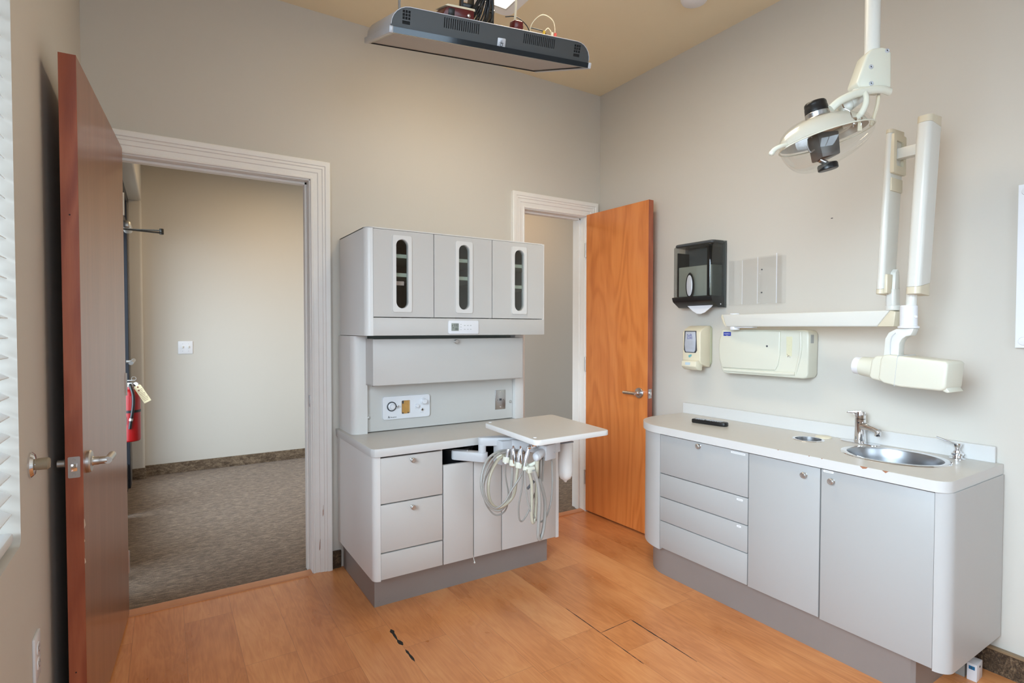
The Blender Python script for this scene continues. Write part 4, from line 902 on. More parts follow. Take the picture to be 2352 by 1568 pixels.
lk = obj('lock_badge', B().lathe([(0, 0), (1.0, 0), (.93, .004), (.82, .0045), (.80, .003), (0, .003)], (0, 0, 0), (-1, 0, 0), 40), M['black'], td, local=True, matrix=WM[td.name].inverted() @ Matrix.Translation((DX-.0005, 2.100, 1.545)) @ Matrix.Diagonal((1, .028, .073, 1)))
obj('badge_face', B().lathe([(0, 0), (1, 0), (.9, .0015), (0, .002)], (0, 0, 0), (-1, 0, 0), 36), M['silver'], lk, local=True, matrix=WM[td.name].inverted() @ Matrix.Translation((DX-.0035, 2.100, 1.545)) @ Matrix.Diagonal((1, .0205, .062, 1)))
obj('paper_towel', B().prism([(2.185, 1.447), (1.940+.02, 1.447), (1.99, 1.420), (2.03, 1.392), (2.058, 1.384), (2.085, 1.386), (2.115, 1.402), (2.15, 1.430)], 'yz', XR-.082, XR-.078), M['paper'], td, 'white paper towel hanging out')
obj('key_dot', B().cyl((XR-.05, DY0+.001, 1.437), (XR-.05, DY0-.0005, 1.437), .004, n=14), M['white'], td)

ar = thing('brochure_holder', 'clear acrylic wall rack right of the paper towel dispenser', 'brochure holder', (XR, 1.77, 1.43))
AY0, AY1, AZ0, AZ1 = 1.603, 1.933, 1.430, 1.672
obj('back_plate', B().box(XR-.004, XR-.001, AY0, AY1, AZ0, AZ1), M['acrylic'], ar)
obj('front_plate', B().box(XR-.050, XR-.047, AY0+.02, AY0+.215, AZ0, AZ1), M['acrylic'], ar)
obj('side_plate', B().box(XR-.047, XR-.004, AY0+.02, AY0+.023, AZ0, AZ1+.006).box(XR-.047, XR-.004, AY1-.035, AY1-.032, AZ0, AZ1).box(XR-.047, XR-.004, AY0, AY1, AZ0, AZ0+.003), M['acrylic'], ar)
obj('edge', B().box(XR-.050, XR-.0465, AY0+.020, AY0+.0235, AZ0, AZ1+.008).box(XR-.0505, XR-.049, 1.728, 1.7295, AZ0, AZ1).box(XR-.0505, XR-.0490, 1.8175, 1.819, AZ0, AZ1-.01), plain('polished_acrylic_edge', srgb(240, 240, 244), .2), ar, 'bright polished edge')
for z in (1.490, 1.610): obj('screw', B().cyl((XR-.006, 1.735, z), (XR-.003, 1.735, z), .0035, n=12), M['ink'], ar)

sd_ = thing('soap_dispenser', 'cream wall soap dispenser below the paper towel dispenser', 'soap dispenser', (XR, 2.09, 1.08))
SX = XR-.105
obj('back_plate', B().prism(rrect(2.040, 2.160, 1.090, 1.318, .02, 4), 'yz', XR-.018, XR, .003), plain('olive_grey_backplate', srgb(196, 196, 168), .4), sd_)
shell = [(XR-.016, 1.318), (XR-.050, 1.316), (XR-.088, 1.298), (SX, 1.282), (SX, 1.120), (XR-.09, 1.100), (XR-.034, 1.082), (XR-.016, 1.082)]
obj('shell', B().prism(shell, 'xz', 2.041, 2.166, .006, 3), M['cream'], sd_)
wn = [(2.068, 1.288), (2.150, 1.288), (2.1535, 1.21), (2.154, 1.178), (2.145, 1.163), (2.072, 1.163), (2.062, 1.176), (2.0655, 1.24)]
obj('window_recess', B().prism(wn, 'yz', SX-.0012, SX+.001), M['ink'], sd_)
sw_ = obj('soap_bag', B().prism([(2.072, 1.283), (2.141, 1.283), (2.147, 1.21), (2.143, 1.175), (2.136, 1.167), (2.080, 1.167), (2.072, 1.178), (2.069, 1.24)], 'yz', SX-.0045, SX-.001, .002), M['soapfluid'], sd_, 'soap refill behind a window')
text('refill_print', 'Soft', .022, (SX-.0050, 2.112, 1.262), (0, -1, .12), (0, .12, 1), M['purple'], sw_, .0003)
text('refill_print', 'SURE', .017, (SX-.0050, 2.110, 1.246), (0, -1, .10), (0, .10, 1), M['purple'], sw_, .0003)
pb = B()
for k in range(7): pb.box(SX-.0050, SX-.0044, 2.082, 2.134, 1.228-k*.007, 1.2292-k*.007)
obj('refill_print', pb, M['paleink'], sw_)
obj('push_bar', B().prism([(SX-.001, 1.122), (SX-.022, 1.116), (SX-.026, 1.086), (SX-.006, 1.068), (XR-.075, 1.062), (XR-.070, 1.100), (SX+.004, 1.122)], 'xz', 2.050, 2.152, .004, 2), plain('pale_cream_plastic', srgb(232, 224, 200), .34), sd_)
obj('brand_mark', B().ball((SX-.0015, 2.113, 1.143), .008, (.06, 1, 1)).ball((SX-.0015, 2.104, 1.148), .006, (.06, 1, 1)), plain('teal_print', srgb(120, 184, 190), .5), sd_)
obj('push_print', B().prism(rrect(2.090, 2.124, 1.094, 1.109, .002, 2), 'yz', SX-.0253, SX-.0225, mat=None), plain('pale_blue_print', srgb(196, 214, 226), .4), sd_)

# x-ray wall unit
xb = thing('xray_control_box', 'ivory x-ray control box on the right wall below the horizontal arm', 'x-ray control box', (XR, 1.68, 1.07))
def bar_outline():   # bulged left end, rounded right
    return [(1.905, 1.296), (1.918, 1.290), (1.930, 1.245), (1.934, 1.190), (1.930, 1.135), (1.912, 1.075), (1.900, 1.062), (1.885, 1.060), (1.60, 1.063), (1.46, 1.063), (1.445, 1.068), (1.438, 1.085), (1.436, 1.27), (1.440, 1.286), (1.452, 1.294)]
obj('housing', B().prism(bar_outline(), 'yz', XR-.088, XR-.004, .012, 3), M['ivory'], xb)
obj('front_cover', B().prism([(1.900, 1.288), (1.921, 1.245), (1.925, 1.19), (1.921, 1.14), (1.904, 1.09), (1.60, 1.094), (1.585, 1.12), (1.576, 1.17), (1.574, 1.288)], 'yz', XR-.096, XR-.086, .006, 3), M['ivory'], xb)
obj('lower_ridge', B().tube([(XR-.088, 1.893, 1.079), (XR-.090, 1.75, 1.079), (XR-.090, 1.60, 1.080), (XR-.088, 1.50, 1.083)], .009, 10, 4), M['ivory'], xb)
obj('side_ridge', B().tube([(XR-.088, 1.474, 1.284), (XR-.090, 1.472, 1.20), (XR-.088, 1.488, 1.12), (XR-.084, 1.500, 1.075)], .006, 10, 5), M['ivory'], xb)
obj('screw', B().cyl((XR-.0965, 1.642, 1.213), (XR-.0955, 1.642, 1.213), .0052, n=18), M['ink'], xb)
lb = obj('maker_label', B().box(XR-.0972, XR-.0958, 1.850, 1.895, 1.262, 1.283), M['blue'], xb, 'small blue maker label')
text('maker_print', 'PLANMECA', .0078, (XR-.0975, 1.8725, 1.2725), (0, -1, 0), (0, 0, 1), M['white'], lb, .0002, sx=.88)
text('maker_print', 'intra', .0050, (XR-.0975, 1.8725, 1.2650), (0, -1, 0), (0, 0, 1), M['white'], lb, .0002)
obj('warning_sticker', B().prism([(1.545, 1.262), (1.515, 1.262), (1.517, 1.168), (1.543, 1.168)], 'yz', XR-.0892, XR-.0878), M['yellowsticker'], xb)
obj('side_sticker', B().box(XR-.07, XR-.045, 1.4348, 1.4362, 1.232, 1.272), M['paleink'], xb)
obj('handwriting', B().tube([(XR-.0894, 1.541, 1.178), (XR-.0894, 1.535, 1.170), (XR-.0894, 1.537, 1.162), (XR-.0894, 1.530, 1.172), (XR-.0894, 1.524, 1.160)], .0006, 5, 4), M['maroon'], xb)

xa = thing('xray_machine', 'white wall-mounted x-ray arm folded upright with an ivory tube head', 'x-ray machine', (XR-.10, 1.82, 1.30))
# horizontal arm, slightly away from the wall at its free end
A0 = Vector((2.53, 1.865)); A1 = Vector((2.415, 1.010)); dv = (A1-A0).normalized(); LA = (A1-A0).length
am = Matrix.Translation((A0.x, A0.y, 1.342)) @ Matrix.Rotation(math.atan2(dv.y, dv.x), 4, 'Z')
obj('horizontal_arm', B().prism([(.025, -.031), (LA-.060, -.033), (LA-.010, .031), (0.0, .033), (.003, .022)], 'xz', -.026, .026, .006, 3, mat=am), M['offwhite'], xa)
obj('arm_end_cap', B().prism([(.0245, -.031), (.003, .022), (0, .033), (-.006, .033), (-.010, .020), (.004, -.015)], 'xz', -.026, .026, .005, 2, mat=am), M['ivorydark'], xa, 'aged ivory end cap')
obj('arm_end_cap', B().prism([(LA-.059, -.033), (LA+.006, -.033), (LA+.012, .025), (LA-.009, .031)], 'xz', -.026, .026, .004, 2, mat=am), M['ivorydark'], xa, 'aged ivory end cap')
obj('wall_pivot', B().cyl((2.522, 1.805, 1.294), (2.522, 1.805, 1.312), .024, n=32, bevel=.002).cyl((2.522, 1.805, 1.374), (2.522, 1.805, 1.380), .025, n=32, bevel=.002), M['white'], xa)
obj('pivot_plate', B().box(-.02, .12, -.02, .02, -.037, -.0325, .001, mat=Matrix.Translation((2.522, 1.80, 1.342)) @ Matrix.Rotation(math.atan2(dv.y, dv.x), 4, 'Z')), M['white'], xa)
# post under inner upright
obj('swivel_post', B().cyl((2.415, 1.023, 1.372), (2.415, 1.023, 1.392), .026, n=32, bevel=.003).prism(rrect(2.39, 2.44, 1.005, 1.042, .012, 4), 'xy', 1.388, 1.455, .003).prism([(2.392, 1.44), (2.438, 1.44), (2.432, 1.52), (2.418, 1.535), (2.40, 1.52)], 'xz', 1.008, 1.038, .004), M['offwhite'], xa)
def upright(name, x0, x1, yb0, yb1, yt0, yt1, zb, zt, capb, capt):
    """sheared box: bottom spans y yb0..yb1, top yt0..yt1"""
    def sl(z0, z1, mat, nm, slant0=0, slant1=0, lab=None):
        t = bmesh.new(); vs = []
        R_ = .018
        def ring(z, sl_):
            f = (z-zb)/(zt-zb); a = yb0+(yt0-yb0)*f; c = yb1+(yt1-yb1)*f
            return [t.verts.new((p[0], p[1], z+sl_*(p[0]-x0)/(x1-x0))) for p in rrect(x0, x1, a, c, R_, 5)]
        r0, r1 = ring(z0, slant0), ring(z1, slant1); n = len(r0)
        for i in range(n): t.faces.new((r0[i], r0[(i+1) % n], r1[(i+1) % n], r1[i]))
        t.faces.new(r0[::-1]); t.faces.new(r1)
        return obj(nm, B()._add(t), mat, xa, lab)
    sl(zb+capb, zt-capt, M['offwhite'], name, .018, -.010)
    sl(zb+.012, zb+capb-.0008, M['ivorydark'], 'arm_end_cap', -.006, .018, 'aged ivory end cap')
    sl(zt-capt+.0008, zt-.006, M['ivorydark'], 'arm_end_cap', -.010, .004, 'aged ivory end cap')
upright('inner_upright', 2.345, 2.455, 1.029, 1.058, 1.006, 1.030, 1.425, 2.068, .030, .020)
upright('outer_upright', 2.325, 2.425, .900, .948, .872, .920, 1.418, 2.078, .038, .030)
obj('top_link', B().box(2.375, 2.41, .915, 1.012, 1.950, 1.990, .003), M['offwhite'], xa)
obj('link_fork', B().plate(rrect(2.350, 2.450, 1.895, 2.045, .006, 3), [rrect(2.372, 2.428, 1.925, 2.020, .006, 3)], 'xz', 1.000, 1.013), M['ivorydark'], xa, 'aged ivory fork')
obj('access_cover', B().box(2.356, 2.444, 1.0085, 1.016, 1.830, 1.880, .002), M['ivorydark'], xa, 'tan access cover')
obj('lower_fork', B().box(2.356, 2.444, 1.018, 1.032, 1.438, 1.512, .004), M['ivorydark'], xa, 'aged ivory fork')
obj('head_neck', B().cyl((2.375, .945, 1.385), (2.375, .943, 1.435), .017, n=28), M['offwhite'], xa)
obj('head_collar', B().lathe([(0, 1.302), (.032, 1.302), (.034, 1.304), (.034, 1.310), (.028, 1.313), (.028, 1.385), (.025, 1.389), (0, 1.389)], (2.375, .952, 0), (0, 0, 1), 36).ball((2.365, .925, 1.345), .006), M['white'], xa)
obj('curved_yoke', B().prism([(.952, 1.302), (.985, 1.300), (1.010, 1.286), (1.022, 1.262), (1.026, 1.195), (.974, 1.195), (.972, 1.245), (.964, 1.262), (.950, 1.272), (.935, 1.275), (.925, 1.302)], 'yz', 2.352, 2.398, .004, 2), M['offwhite'], xa)
obj('yoke_rib', B().tube([(2.350, .985, 1.285), (2.350, 1.000, 1.262), (2.350, 1.002, 1.20)], .0016, 6, 4), M['lightgrey'], xa)
hm_ = Matrix.Translation((2.36, .955, 1.148)) @ Matrix.Rotation(math.radians(5.5), 4, 'X') @ Matrix.Rotation(math.radians(-4), 4, 'Z')
# local -y... head body runs along y (tip toward +y)
obj('tube_head', B().prism([(-.155, .054), (.035, .052), (.055, .046), (.060, .030), (.060, -.045), (.040, -.058), (-.02, -.062), (-.150, -.052), (-.162, -.040), (-.160, .045)], 'yz', -.062, .062, .010, 3, mat=hm_), M['ivory'], xa, 'ivory x-ray tube head')
obj('head_seam', B().prism([(.0005, .0545), (-.0005, .0545), (-.0005, -.0618), (.0005, -.0618)], 'yz', -.0632, .0632, 0, mat=hm_), M['lightgrey'], xa)
obj('head_shoulder', B().prism([(.050, .045), (.085, .040), (.098, .022), (.100, -.04), (.090, -.052), (.045, -.055)], 'yz', -.050, .050, .012, 3, mat=hm_), M['ivory'], xa)
ax_ = (hm_.to_3x3() @ Vector((0, 1, 0)))
pc = hm_ @ Vector((0, .085, -.012))
obj('cone', B().lathe([(.045, 0), (.040, .035), (.038, .065), (.037, .070), (.034, .071)], pc, ax_, 40).lathe([(.034, .071), (.034, .02), (0, .02)], pc, ax_, 36), M['ivory'], xa)
obj('cone_collar', B().lathe([(.0355, .068), (.0345, .094), (.033, .096), (.0300, .096), (.0290, .070), (0, .066)], pc, ax_, 40), M['white'], xa, 'white collimator ring')
obj('aperture', B().lathe([(0, .067), (.029, .067), (.026, .069), (0, .069)], pc, ax_, 30), M['lightgrey'], xa)
obj('tail_lip', B().prism([(-.158, -.036), (-.172, -.052), (-.164, -.056), (-.145, -.050)], 'yz', -.05, .05, .002, mat=hm_), M['ivory'], xa)

wf_ = thing('wall_frame', 'white framed panel at the right edge above the worktop', 'frame', (XR, .60, 1.23))
obj('frame', B().plate([(.712, 1.232), (.712, 1.822), (.20, 1.822), (.20, 1.232)], [[(.66, 1.275), (.66, 1.78), (.25, 1.78), (.25, 1.275)]], 'yz', XR-.020, XR-.001), M['white'], wf_)
obj('panel', B().box(XR-.012, XR-.002, .25, .66, 1.275, 1.78), M['lam'], wf_)
for z in (1.256, 1.797): obj('rosette', B().lathe([(0, 0), (.016, 0), (.014, .006), (0, .009)], (XR-.020, .688, z), (-1, 0, 0), 28), M['white'], wf_)
mk = solo('wall_mark', B().ball((XR, 1.383, 1.818), .0035, (.15, 1.6, .6)), M['ink'], 'tiny dark scuff on the right wall above the x-ray arm', 'scuff', (XR, 1.383, 1.818))

# small boxes by the baseboard
def little_box(cx, cy, w, d, h, mat, label, win, wm):
    t = thing('small_box', label, 'box', (cx, cy, 0), Matrix.Rotation(.04, 3, 'Z'))
    obj('box_body', B().box(-w/2, w/2, -d/2, d/2, 0, h, .0015), mat, t, local=True)
    obj('window', B().box(-w/2-.0008, -w/2+.001, -d*.30, d*.30, h*.66, h*.86), wm, t, 'blue display window' if win else 'grey window', local=True)
    if win:
        obj('window_print', B().box(-w/2-.0012, -w/2, -d*.05, d*.08, h*.72, h*.80), M['ink'], t, local=True)
        obj('side_dot', B().cyl((w*.0, -d/2-.0006, h*.78), (w*.0, -d/2+.001, h*.78), .004, n=14), M['blackmat'], t, local=True)
little_box(2.538, .782, .062, .030, .064, M['white'], 'white small box with a blue window on the floor right of the sink cabinet', True, M['teal'])
little_box(2.541, .819, .062, .030, .064, plain('grey_card_box', srgb(150, 148, 142), .6), 'grey small box on the floor tucked against the sink cabinet kickboard', False, M['paleink'])

# ------------------------------------------------------------------ ceiling things
cl = thing('ceiling_light', 'lit rectangular fluorescent ceiling light behind the television mount', 'ceiling light', (1.40, 1.9, ZC))
obj('housing', B().plate(rrect(1.15, 1.535, 1.22, 2.455, .045, 6), [rrect(1.20, 1.485, 1.27, 2.402, .004, 2)], 'xy', ZC-.040, ZC-.001), M['white'], cl)
obj('inner_lip', B().plate(rrect(1.20, 1.485, 1.27, 2.402, .004, 2), [rrect(1.21, 1.475, 1.28, 2.392, .003, 2)], 'xy', ZC-.045, ZC-.030), M['lightgrey'], cl)
obj('diffuser', B().box(1.209, 1.476, 1.279, 2.393, ZC-.034, ZC-.028), M['tube'], cl, 'glowing diffuser')
cdv = solo('smoke_detector', B().lathe([(0, -.028), (.045, -.028), (.060, -.020), (.068, -.006), (.068, 0), (0, 0)], (2.262, 1.868, ZC), (0, 0, 1), 40), M['white'], 'white round smoke detector on the ceiling at the top edge', 'smoke detector', (2.262, 1.868, ZC))

# television
ux = Vector((.98897, -.14340, .03699)); uy = Vector((.12073, .92530, .35950)); uz = Vector((-.08578, -.35107, .93241))
RT = Matrix((ux, uy, uz)).transposed()
tv = thing('television', 'flat television hung face down from the ceiling, charcoal back shell', 'television', (1.059, 1.948, 2.389), RT)
TW, THh = .39, .2445
obj('bezel', B().plate([(-TW, -THh), (TW, -THh), (TW, THh), (-TW, THh)], [[(-TW+.020, -THh+.020), (TW-.020, -THh+.020), (TW-.020, THh-.010), (-TW+.020, THh-.010)]], 'xy', -.002, .016), M['bezel'], tv, 'glossy dark bezel', local=True)
for sg in (-1, 1): obj('bezel_side', B().box(min(sg*(TW+.002), sg*(TW-.012)), max(sg*(TW+.002), sg*(TW-.012)), -THh-.001, THh+.001, -.004, .018, .003), M['silver'], tv, 'silver bezel end', local=True)
obj('screen', B().box(-TW+.012, TW-.012, -THh+.018, THh-.008, .002, .006), plain('matte_grey_screen', srgb(158, 150, 148), .4), tv, 'matte grey screen', local=True)
def shellout():
    o = [(-TW+.006, .016)]
    for k in range(7): t = PI/2*k/6; o.append((-TW+.006+.062*(1-math.cos(t)), .024+.058*math.sin(t)))
    for k in range(7): t = PI/2*(1-k/6); o.append((TW-.006-.062*(1-math.cos(t)), .024+.058*math.sin(t)))
    o.append((TW-.006, .016)); return o
so = shellout()
ventholes = []
for i in range(17): x = -.203+i*.0078; ventholes.append([(x, .042), (x+.0034, .042), (x+.0034, .074), (x, .074)])
for i in range(17): x = .100+i*.0078; ventholes.append([(x, .042), (x+.0034, .042), (x+.0034, .074), (x, .074)])
for cx in (-.333, .327):
    for r in range(3):
        for c in range(3): x = cx-.0135+c*.0095; z = .044+r*.0098; ventholes.append([(x, z), (x+.0075, z), (x+.0075, z+.0078), (x, z+.0078)])
    ventholes.append([(cx-.0135, .030), (cx+.0125, .030), (cx+.0125, .040), (cx-.0135, .040)])
obj('shell_side', B().plate(so, ventholes, 'xz', -THh+.012, -THh+.0155), M['charcoal'], tv, local=True)
obj('shell_rim', B().prism(so, 'xz', -THh+.0158, -THh+.018, 0), M['blackmat'], tv, 'black interior behind the vents', local=True)
obj('back_shell', B().prism(so, 'xz', -THh+.018, THh-.012, .006, 2), M['silver'], tv, local=True)
edge = [Vector((x, -THh+.0105, z)) for x, z in so]
obj('rim_highlight', B().tube(edge[1:-1], .0013, 6, 0), M['silver'], tv, 'pale shell rim', local=True)
obj('sensor', B().prism(rrect(-.002, .029, .006, .044, .003, 3), 'xz', -THh+.008, -THh+.013, .001), M['silver'], tv, 'small silver sensor window', local=True)
obj('sensor_icon', B().lathe([(.004, 0), (.0055, 0), (.0055, .0008), (.004, .0008), (.004, 0)], (.0135, -THh+.0078, .022), (0, -1, 0), 20).box(.010, .011, -THh+.0070, -THh+.0078, .029, .036).box(.014, .015, -THh+.0070, -THh+.0078, .029, .037).box(.006, .021, -THh+.0070, -THh+.0078, .0275, .029), M['ink'], tv, local=True)
obj('status_light', B().box(.009, .018, -THh+.0070, -THh+.0082, .0085, .0100), M['redplug'], tv, local=True)
# mount
mt = thing('television_mount', 'black ceiling bracket holding the television', 'television mount', (1.06, 1.89, ZC))
def W3(x, y, z): return Vector((1.059, 1.948, 2.389))+ux*x+uy*y+uz*z
obj('ceiling_plate', B().box(.98, 1.14, 1.80, 1.98, ZC-.012, ZC, .002), M['black'], mt)
obj('pole', B().cyl((1.06, 1.89, 2.60), (1.06, 1.89, ZC-.01), .024, n=28), M['black'], mt)
for xx in (-.035, .048):
    obj('side_cheek', B().prism([(-.04, .085), (.055, .085), (.040, .22), (-.012, .22), (-.03, .14)], 'yz', xx, xx+.006, .002, mat=WM[tv.name]), M['black'], mt)
obj('cross_plate', B().box(-.10, .10, -.07, .07, .083, .089, .002, mat=WM[tv.name]).box(-.035, .05, -.02, .03, .195, .215, .002, mat=WM[tv.name]), M['black'], mt)
obj('bolt', B().lathe([(0, 0), (.0105, 0), (.0095, .004), (.006, .008), (0, .009)], W3(.048, -.02, .155), uy*-1, 24), M['chrome'], mt)
obj('tall_strut', B().box(-.082, -.074, -.03, .0, .085, .36, .001, mat=WM[tv.name]).box(-.078, .0, -.03, -.022, .150, .165, .001, mat=WM[tv.name]), M['black'], mt)
cb = thing('cable_bundle', 'thick bundle of black cables running up the television mount', 'cables', tuple(W3(0, -.06, .09)))
rnd = random.Random(4)
for i in range(13):
    x0 = -.070+i*.0075; x1 = .005+rnd.random()*.030
    pts = [W3(x0, -.05+rnd.random()*.06, .086), W3(x0+.010+rnd.random()*.012, -.055, .12+rnd.random()*.02), W3((x0+x1)/2+.008, -.065+rnd.random()*.03, .19), W3(x1, -.06+rnd.random()*.03, .27), Vector((1.06+(i-6)*.005, 1.85, 2.80)), Vector((1.06+(i-6)*.004, 1.86, ZC-.012))]
    obj('cable', B().tube(pts, .0036+rnd.random()*.0012, 8, 6), M['black'], cb)
for (nm, pts, r, m, lab) in (
    ('white_cable', [W3(.085, -0.150, 0.086), W3(.088, -0.160, 0.120), W3(.078, -0.170, 0.200), W3(.060, -0.170, 0.300), (1.09, 1.87, 2.85), (1.085, 1.87, ZC)], .0045, M['cream'], 'cream power cable looping up to the ceiling behind the black cables'),
    ('left_cable', [W3(-.335, -0.130, 0.080), W3(-.338, -0.140, 0.120), W3(-.325, -0.140, 0.170), W3(-.22, -0.130, 0.300), (.95, 1.9, 2.86), (.98, 1.9, ZC)], .0045, M['kick'], 'grey cable rising from the left end of the television'),
    ('loop_cable', [W3(.165, -0.130, 0.083), W3(.168, -0.140, 0.125), W3(.200, -0.150, 0.158), W3(.245, -0.150, 0.150), W3(.268, -0.140, 0.120), W3(.272, -0.130, 0.083)], .0018, M['cream'], 'thin cable arching over the right side of the television'),
    ('thin_cable', [W3(.06, -0.130, 0.130), W3(.10, -0.140, 0.135), W3(.145, -0.140, 0.115), W3(.175, -0.130, 0.084)], .0020, M['black'], 'thin black cable curving down beside the television mount'),
    ('thin_cable', [W3(.165, -0.130, 0.112), W3(.20, -0.140, 0.109), W3(.225, -0.140, 0.104), W3(.245, -0.130, 0.084)], .0024, M['black'], 'thin black cable lying across the television top'),
    ('audio_cable', [W3(.222, -0.130, 0.084), W3(.226, -0.140, 0.108), W3(.240, -0.140, 0.120), W3(.262, -0.140, 0.098), W3(.266, -0.130, 0.084)], .0018, M['cream'], 'thin cream cable loop with red plug on the television top')):
    solo(nm, B().tube(pts, r, 8, 8), m, lab, 'cable', tuple(Vector(pts[0])))
for nm, p, m, lab in (('plug', (.213, -.03, .092), M['sparkle'], 'yellow plug on top of the television'), ('plug', (.262, -.03, .092), M['redplug'], 'red plug on top of the television'), ('plug', (.248, -.03, .092), M['cream'], 'cream plug between the yellow and red plugs')):
    solo(nm, B().cyl(W3(p[0], p[1]-.13, .082), W3(p[0], p[1]-.13, .106), .0062, .0048, 14), m, lab, 'plug', tuple(W3(p[0], p[1]-.13, .082)))
solo('connector_block', B().box(.075, .112, -.19, -.14, .083, .118, .006, mat=WM[tv.name]).cyl(W3(.105, -0.175, 0.100), W3(.105, -0.150, 0.100), .013, n=20), M['maroon'], 'dark red connector block right of the television mount', 'connector', tuple(W3(.09, -0.130, 0.083)))
rb = thing('amplifier_box', 'maroon box with a chrome knob lying on the television left of the mount', 'box', tuple(W3(-.13, -0.130, 0.083)))
obj('body', B().prism([(-.20, .083), (-.185, .112), (-.175, .118), (-.085, .118), (-.080, .083)], 'xz', -.19, -.06, .002, mat=WM[tv.name]), M['maroon'], rb)
obj('lid', B().prism([(-.192, .1165), (-.182, .123), (-.082, .123), (-.080, .1165)], 'xz', -.192, -.06, .001, mat=WM[tv.name]), M['cream'], rb)
obj('dark_window', B().box(-.178, -.155, -.1915, -.189, .090, .112, .001, mat=WM[tv.name]), M['black'], rb)
obj('knob', B().cyl(W3(-.106, -0.190, 0.097), W3(-.106, -0.205, 0.097), .006, n=18, bevel=.001), M['chrome'], rb)

# ------------------------------------------------------------------ dental operatory lamp on ceiling pole
RL = Matrix.Rotation(math.radians(-32.3), 3, 'Z')
LP = Vector((1.916, .883, 2.178))
ol = thing('dental_lamp', 'ivory dental operatory lamp with clear shield hanging from a ceiling pole', 'dental lamp', LP, RL)
K = 1.75/1261.2
def q(px, py, y=0): return Vector(((px-2003)*K, y, (122-py)*K*1.03))
def qp(pts): return [(((a-2003)*K), ((122-c)*K*1.03)) for a, c in pts]
obj('pole', B().cyl((0, 0, -.01), (0, 0, ZC-LP.z), .0215, n=32), M['offwhite'], ol, local=True)
obj('ceiling_flange', B().lathe([(0, ZC-LP.z-.02), (.05, ZC-LP.z-.02), (.06, ZC-LP.z), (0, ZC-LP.z)], (0, 0, 0), (0, 0, 1), 32), M['offwhite'], ol, local=True)
jb = obj('joint_housing', B().prism(qp([(1988, 122), (2012, 118), (2026, 121), (2034, 130), (2035, 206), (2020, 210), (1962, 206), (1956, 196), (1978, 134)]), 'xz', -.030, .026, .007, 3), M['ivory'], ol, local=True)
for p in ((2023, 127), (1987, 162), (1988, 198)):
    c = q(*p, -.030)
    obj('screw', B().lathe([(0, 0), (.0068, 0), (.0068, .0018), (.0050, .0026), (.0036, .0014), (0, .0014)], c, (0, -1, 0), 20), M['silver'], ol, local=True)
    obj('screw_socket', B().cyl(c+Vector((0, -.0010, 0)), c+Vector((0, -.0024, 0)), .0018, n=6), M['black'], ol, local=True)
obj('handle_arm', B().tube([q(2030, 216, -.030), q(2006, 214, -.040), q(1974, 218, -.045), q(1940, 228, -.05), q(1910, 242, -.05), q(1892, 257, -.045)], .0095, 14, 6, flat=1.3), M['ivory'], ol, local=True)
obj('knuckle', B().cyl(q(1985, 205, .0), q(1945, 238, -.01), .026, .022, 28, .004).ball(q(1937, 243, -.012), .024), M['offwhite'], ol, local=True)
obj('yoke', B().tube([q(1965, 218, -.045), q(1964, 240, -.06), q(1958, 262, -.062), q(1944, 282, -.055), q(1925, 290, -.03)], (.0075, .011), 12, 6).tube([q(1962, 262, .0), q(1945, 285, .0), q(1915, 300, .02)], .010, 12, 6), M['ivory'], ol, local=True)
obj('stay_rod', B().tube([q(2010, 222, -.02), q(2008, 240, -.02), q(2004, 262, -.015), q(1998, 285, -.01)], .0055, 10, 5), M['cream'], ol, local=True)
obj('rod_pin', B().cyl(q(2010, 214, -.02), q(2010, 223, -.02), .004, n=12), M['chrome'], ol, local=True)
obj('hinge_clip', B().tube([q(1910, 252, -.062), q(1914, 262, -.064), q(1926, 270, -.066), q(1930, 288, -.068), q(1933, 302, -.066)], .0018, 8, 4).box(q(1935, 0).x-.006, q(1935, 0).x+.006, -.070, -.062, q(0, 296).z, q(0, 282).z, .001).box(q(1949, 0).x-.002, q(1949, 0).x+.002, -.072, -.066, q(0, 300).z, q(0, 282).z, .0005), M['chrome'], ol, local=True)
obj('locating_tab', B().prism(qp([(1942, 288), (1950, 288), (1951, 311), (1941, 311)]), 'xz', -.071, -.067, .001), M['cream'], ol, local=True)
# head: axis tilted in the lamp's own frame
tilt = math.atan2(56, 200)
HM = Matrix.Translation(q(1901, 311, .0)) @ Matrix.Rotation(-tilt, 4, 'Y') @ Matrix.Rotation(math.radians(-8), 4, 'X')
def dome(a, b_, c_up, n=40, m=12, thick=0, flat=1.0, pw=1.0):
    """half ellipsoid, open at z=0; c_up<0 gives the lower shield"""
    t = bmesh.new(); rings = []
    for k in range(m):
        f = PI/2*k/m
        rings.append([t.verts.new((a*math.cos(f)**pw*math.cos(2*PI*i/n), b_*math.cos(f)**pw*math.sin(2*PI*i/n), c_up*math.sin(f))) for i in range(n)])
    top = t.verts.new((0, 0, c_up))
    for r0, r1 in zip(rings, rings[1:]):
        for i in range(n): j = (i+1) % n; t.faces.new((r0[i], r0[j], r1[j], r1[i]))
    for i in range(n): t.faces.new((rings[-1][i], rings[-1][(i+1) % n], top))
    return t
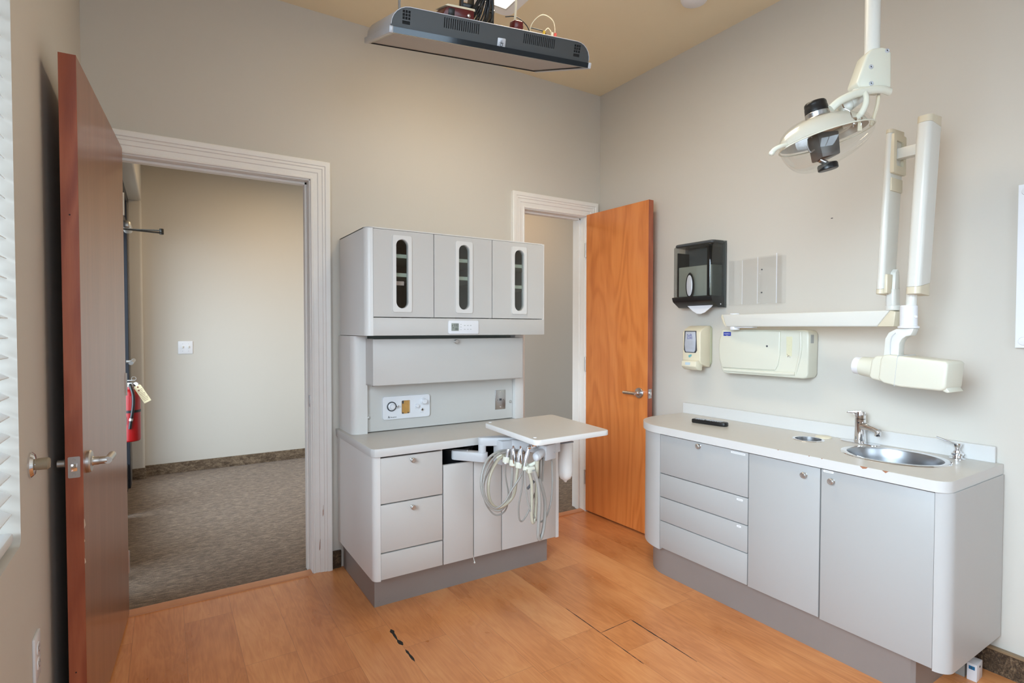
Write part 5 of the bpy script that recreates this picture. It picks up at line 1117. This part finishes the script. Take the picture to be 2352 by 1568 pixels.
def skew_dome(a, b_, c, k):
    """boat-shaped shield, deepest toward one end"""
    t = dome(a, b_, c, pw=.7)
    for v in t.verts: v.co.z *= 1+k*(v.co.x/a)*.8
    return t
obj('upper_shell', B()._add(dome(.150, .088, .074, pw=.55), mat=HM), M['shield'], ol, 'clear domed upper shell', local=True)
obj('reflector', B()._add(dome(.140, .080, .066, pw=.72), mat=HM @ Matrix.Translation((-.006, 0, .005))), plain('ivory_reflector', srgb(226, 220, 206), .22, .1), ol, 'ivory reflector dish', local=True)
obj('lower_shield', B()._add(skew_dome(.150, .088, -.084, -.45), mat=HM), M['shield'], ol, 'clear boat-shaped lower shield', local=True)
obj('shield_rim', B().tube([HM @ Vector((.152*math.cos(2*PI*i/40), .088*math.sin(2*PI*i/40), 0)) for i in range(40)], .0022, 8, 0, True), M['ivory'], ol, local=True)
ad = (q(1905, 374)-q(1873, 228)).normalized()
kt = q(1873, 230, .0)
obj('top_knob', B().lathe([(0, 0), (.028, 0), (.0315, .004), (.0325, .010), (.0325, .016), (.0335, .018), (.0345, .034), (.033, .036)], kt, ad, 36), M['black'], ol, 'black ribbed heat cap', local=True)
obj('knob_collar', B().lathe([(.0335, .034), (.0350, .036), (.0350, .050), (.040, .056)], kt, ad, 36), M['steel'], ol, local=True)
obj('light_shield', B().prism(qp([(1867, 304), (1916, 300), (1921, 350), (1880, 360)]), 'xz', -.032, .032, .004), M['reflector'], ol, 'dark bulb shield inside the head', local=True)
obj('bulb_bracket', B().tube([q(1848, 330, -.02), q(1856, 345, -.02), q(1866, 340, -.02)], .0025, 8, 4).cyl(q(1885, 358), q(1903, 366), .008, n=16), M['steel'], ol, local=True)
kb_ = q(1903, 364)
obj('bottom_knob', B().lathe([(0, 0), (.012, 0), (.027, .004), (.0295, .008), (.0295, .022), (.027, .024), (0, .024)], kb_, ad, 36), M['black'], ol, 'black focus knob', local=True)
obj('side_handle', B().tube([q(1802, 330, -.02), q(1786, 335, -.03), q(1772, 342, -.03), q(1765, 350, -.03)], (.0065, .0085), 12, 5).ball(q(1765, 350, -.03), .0088), M['ivory'], ol, local=True)
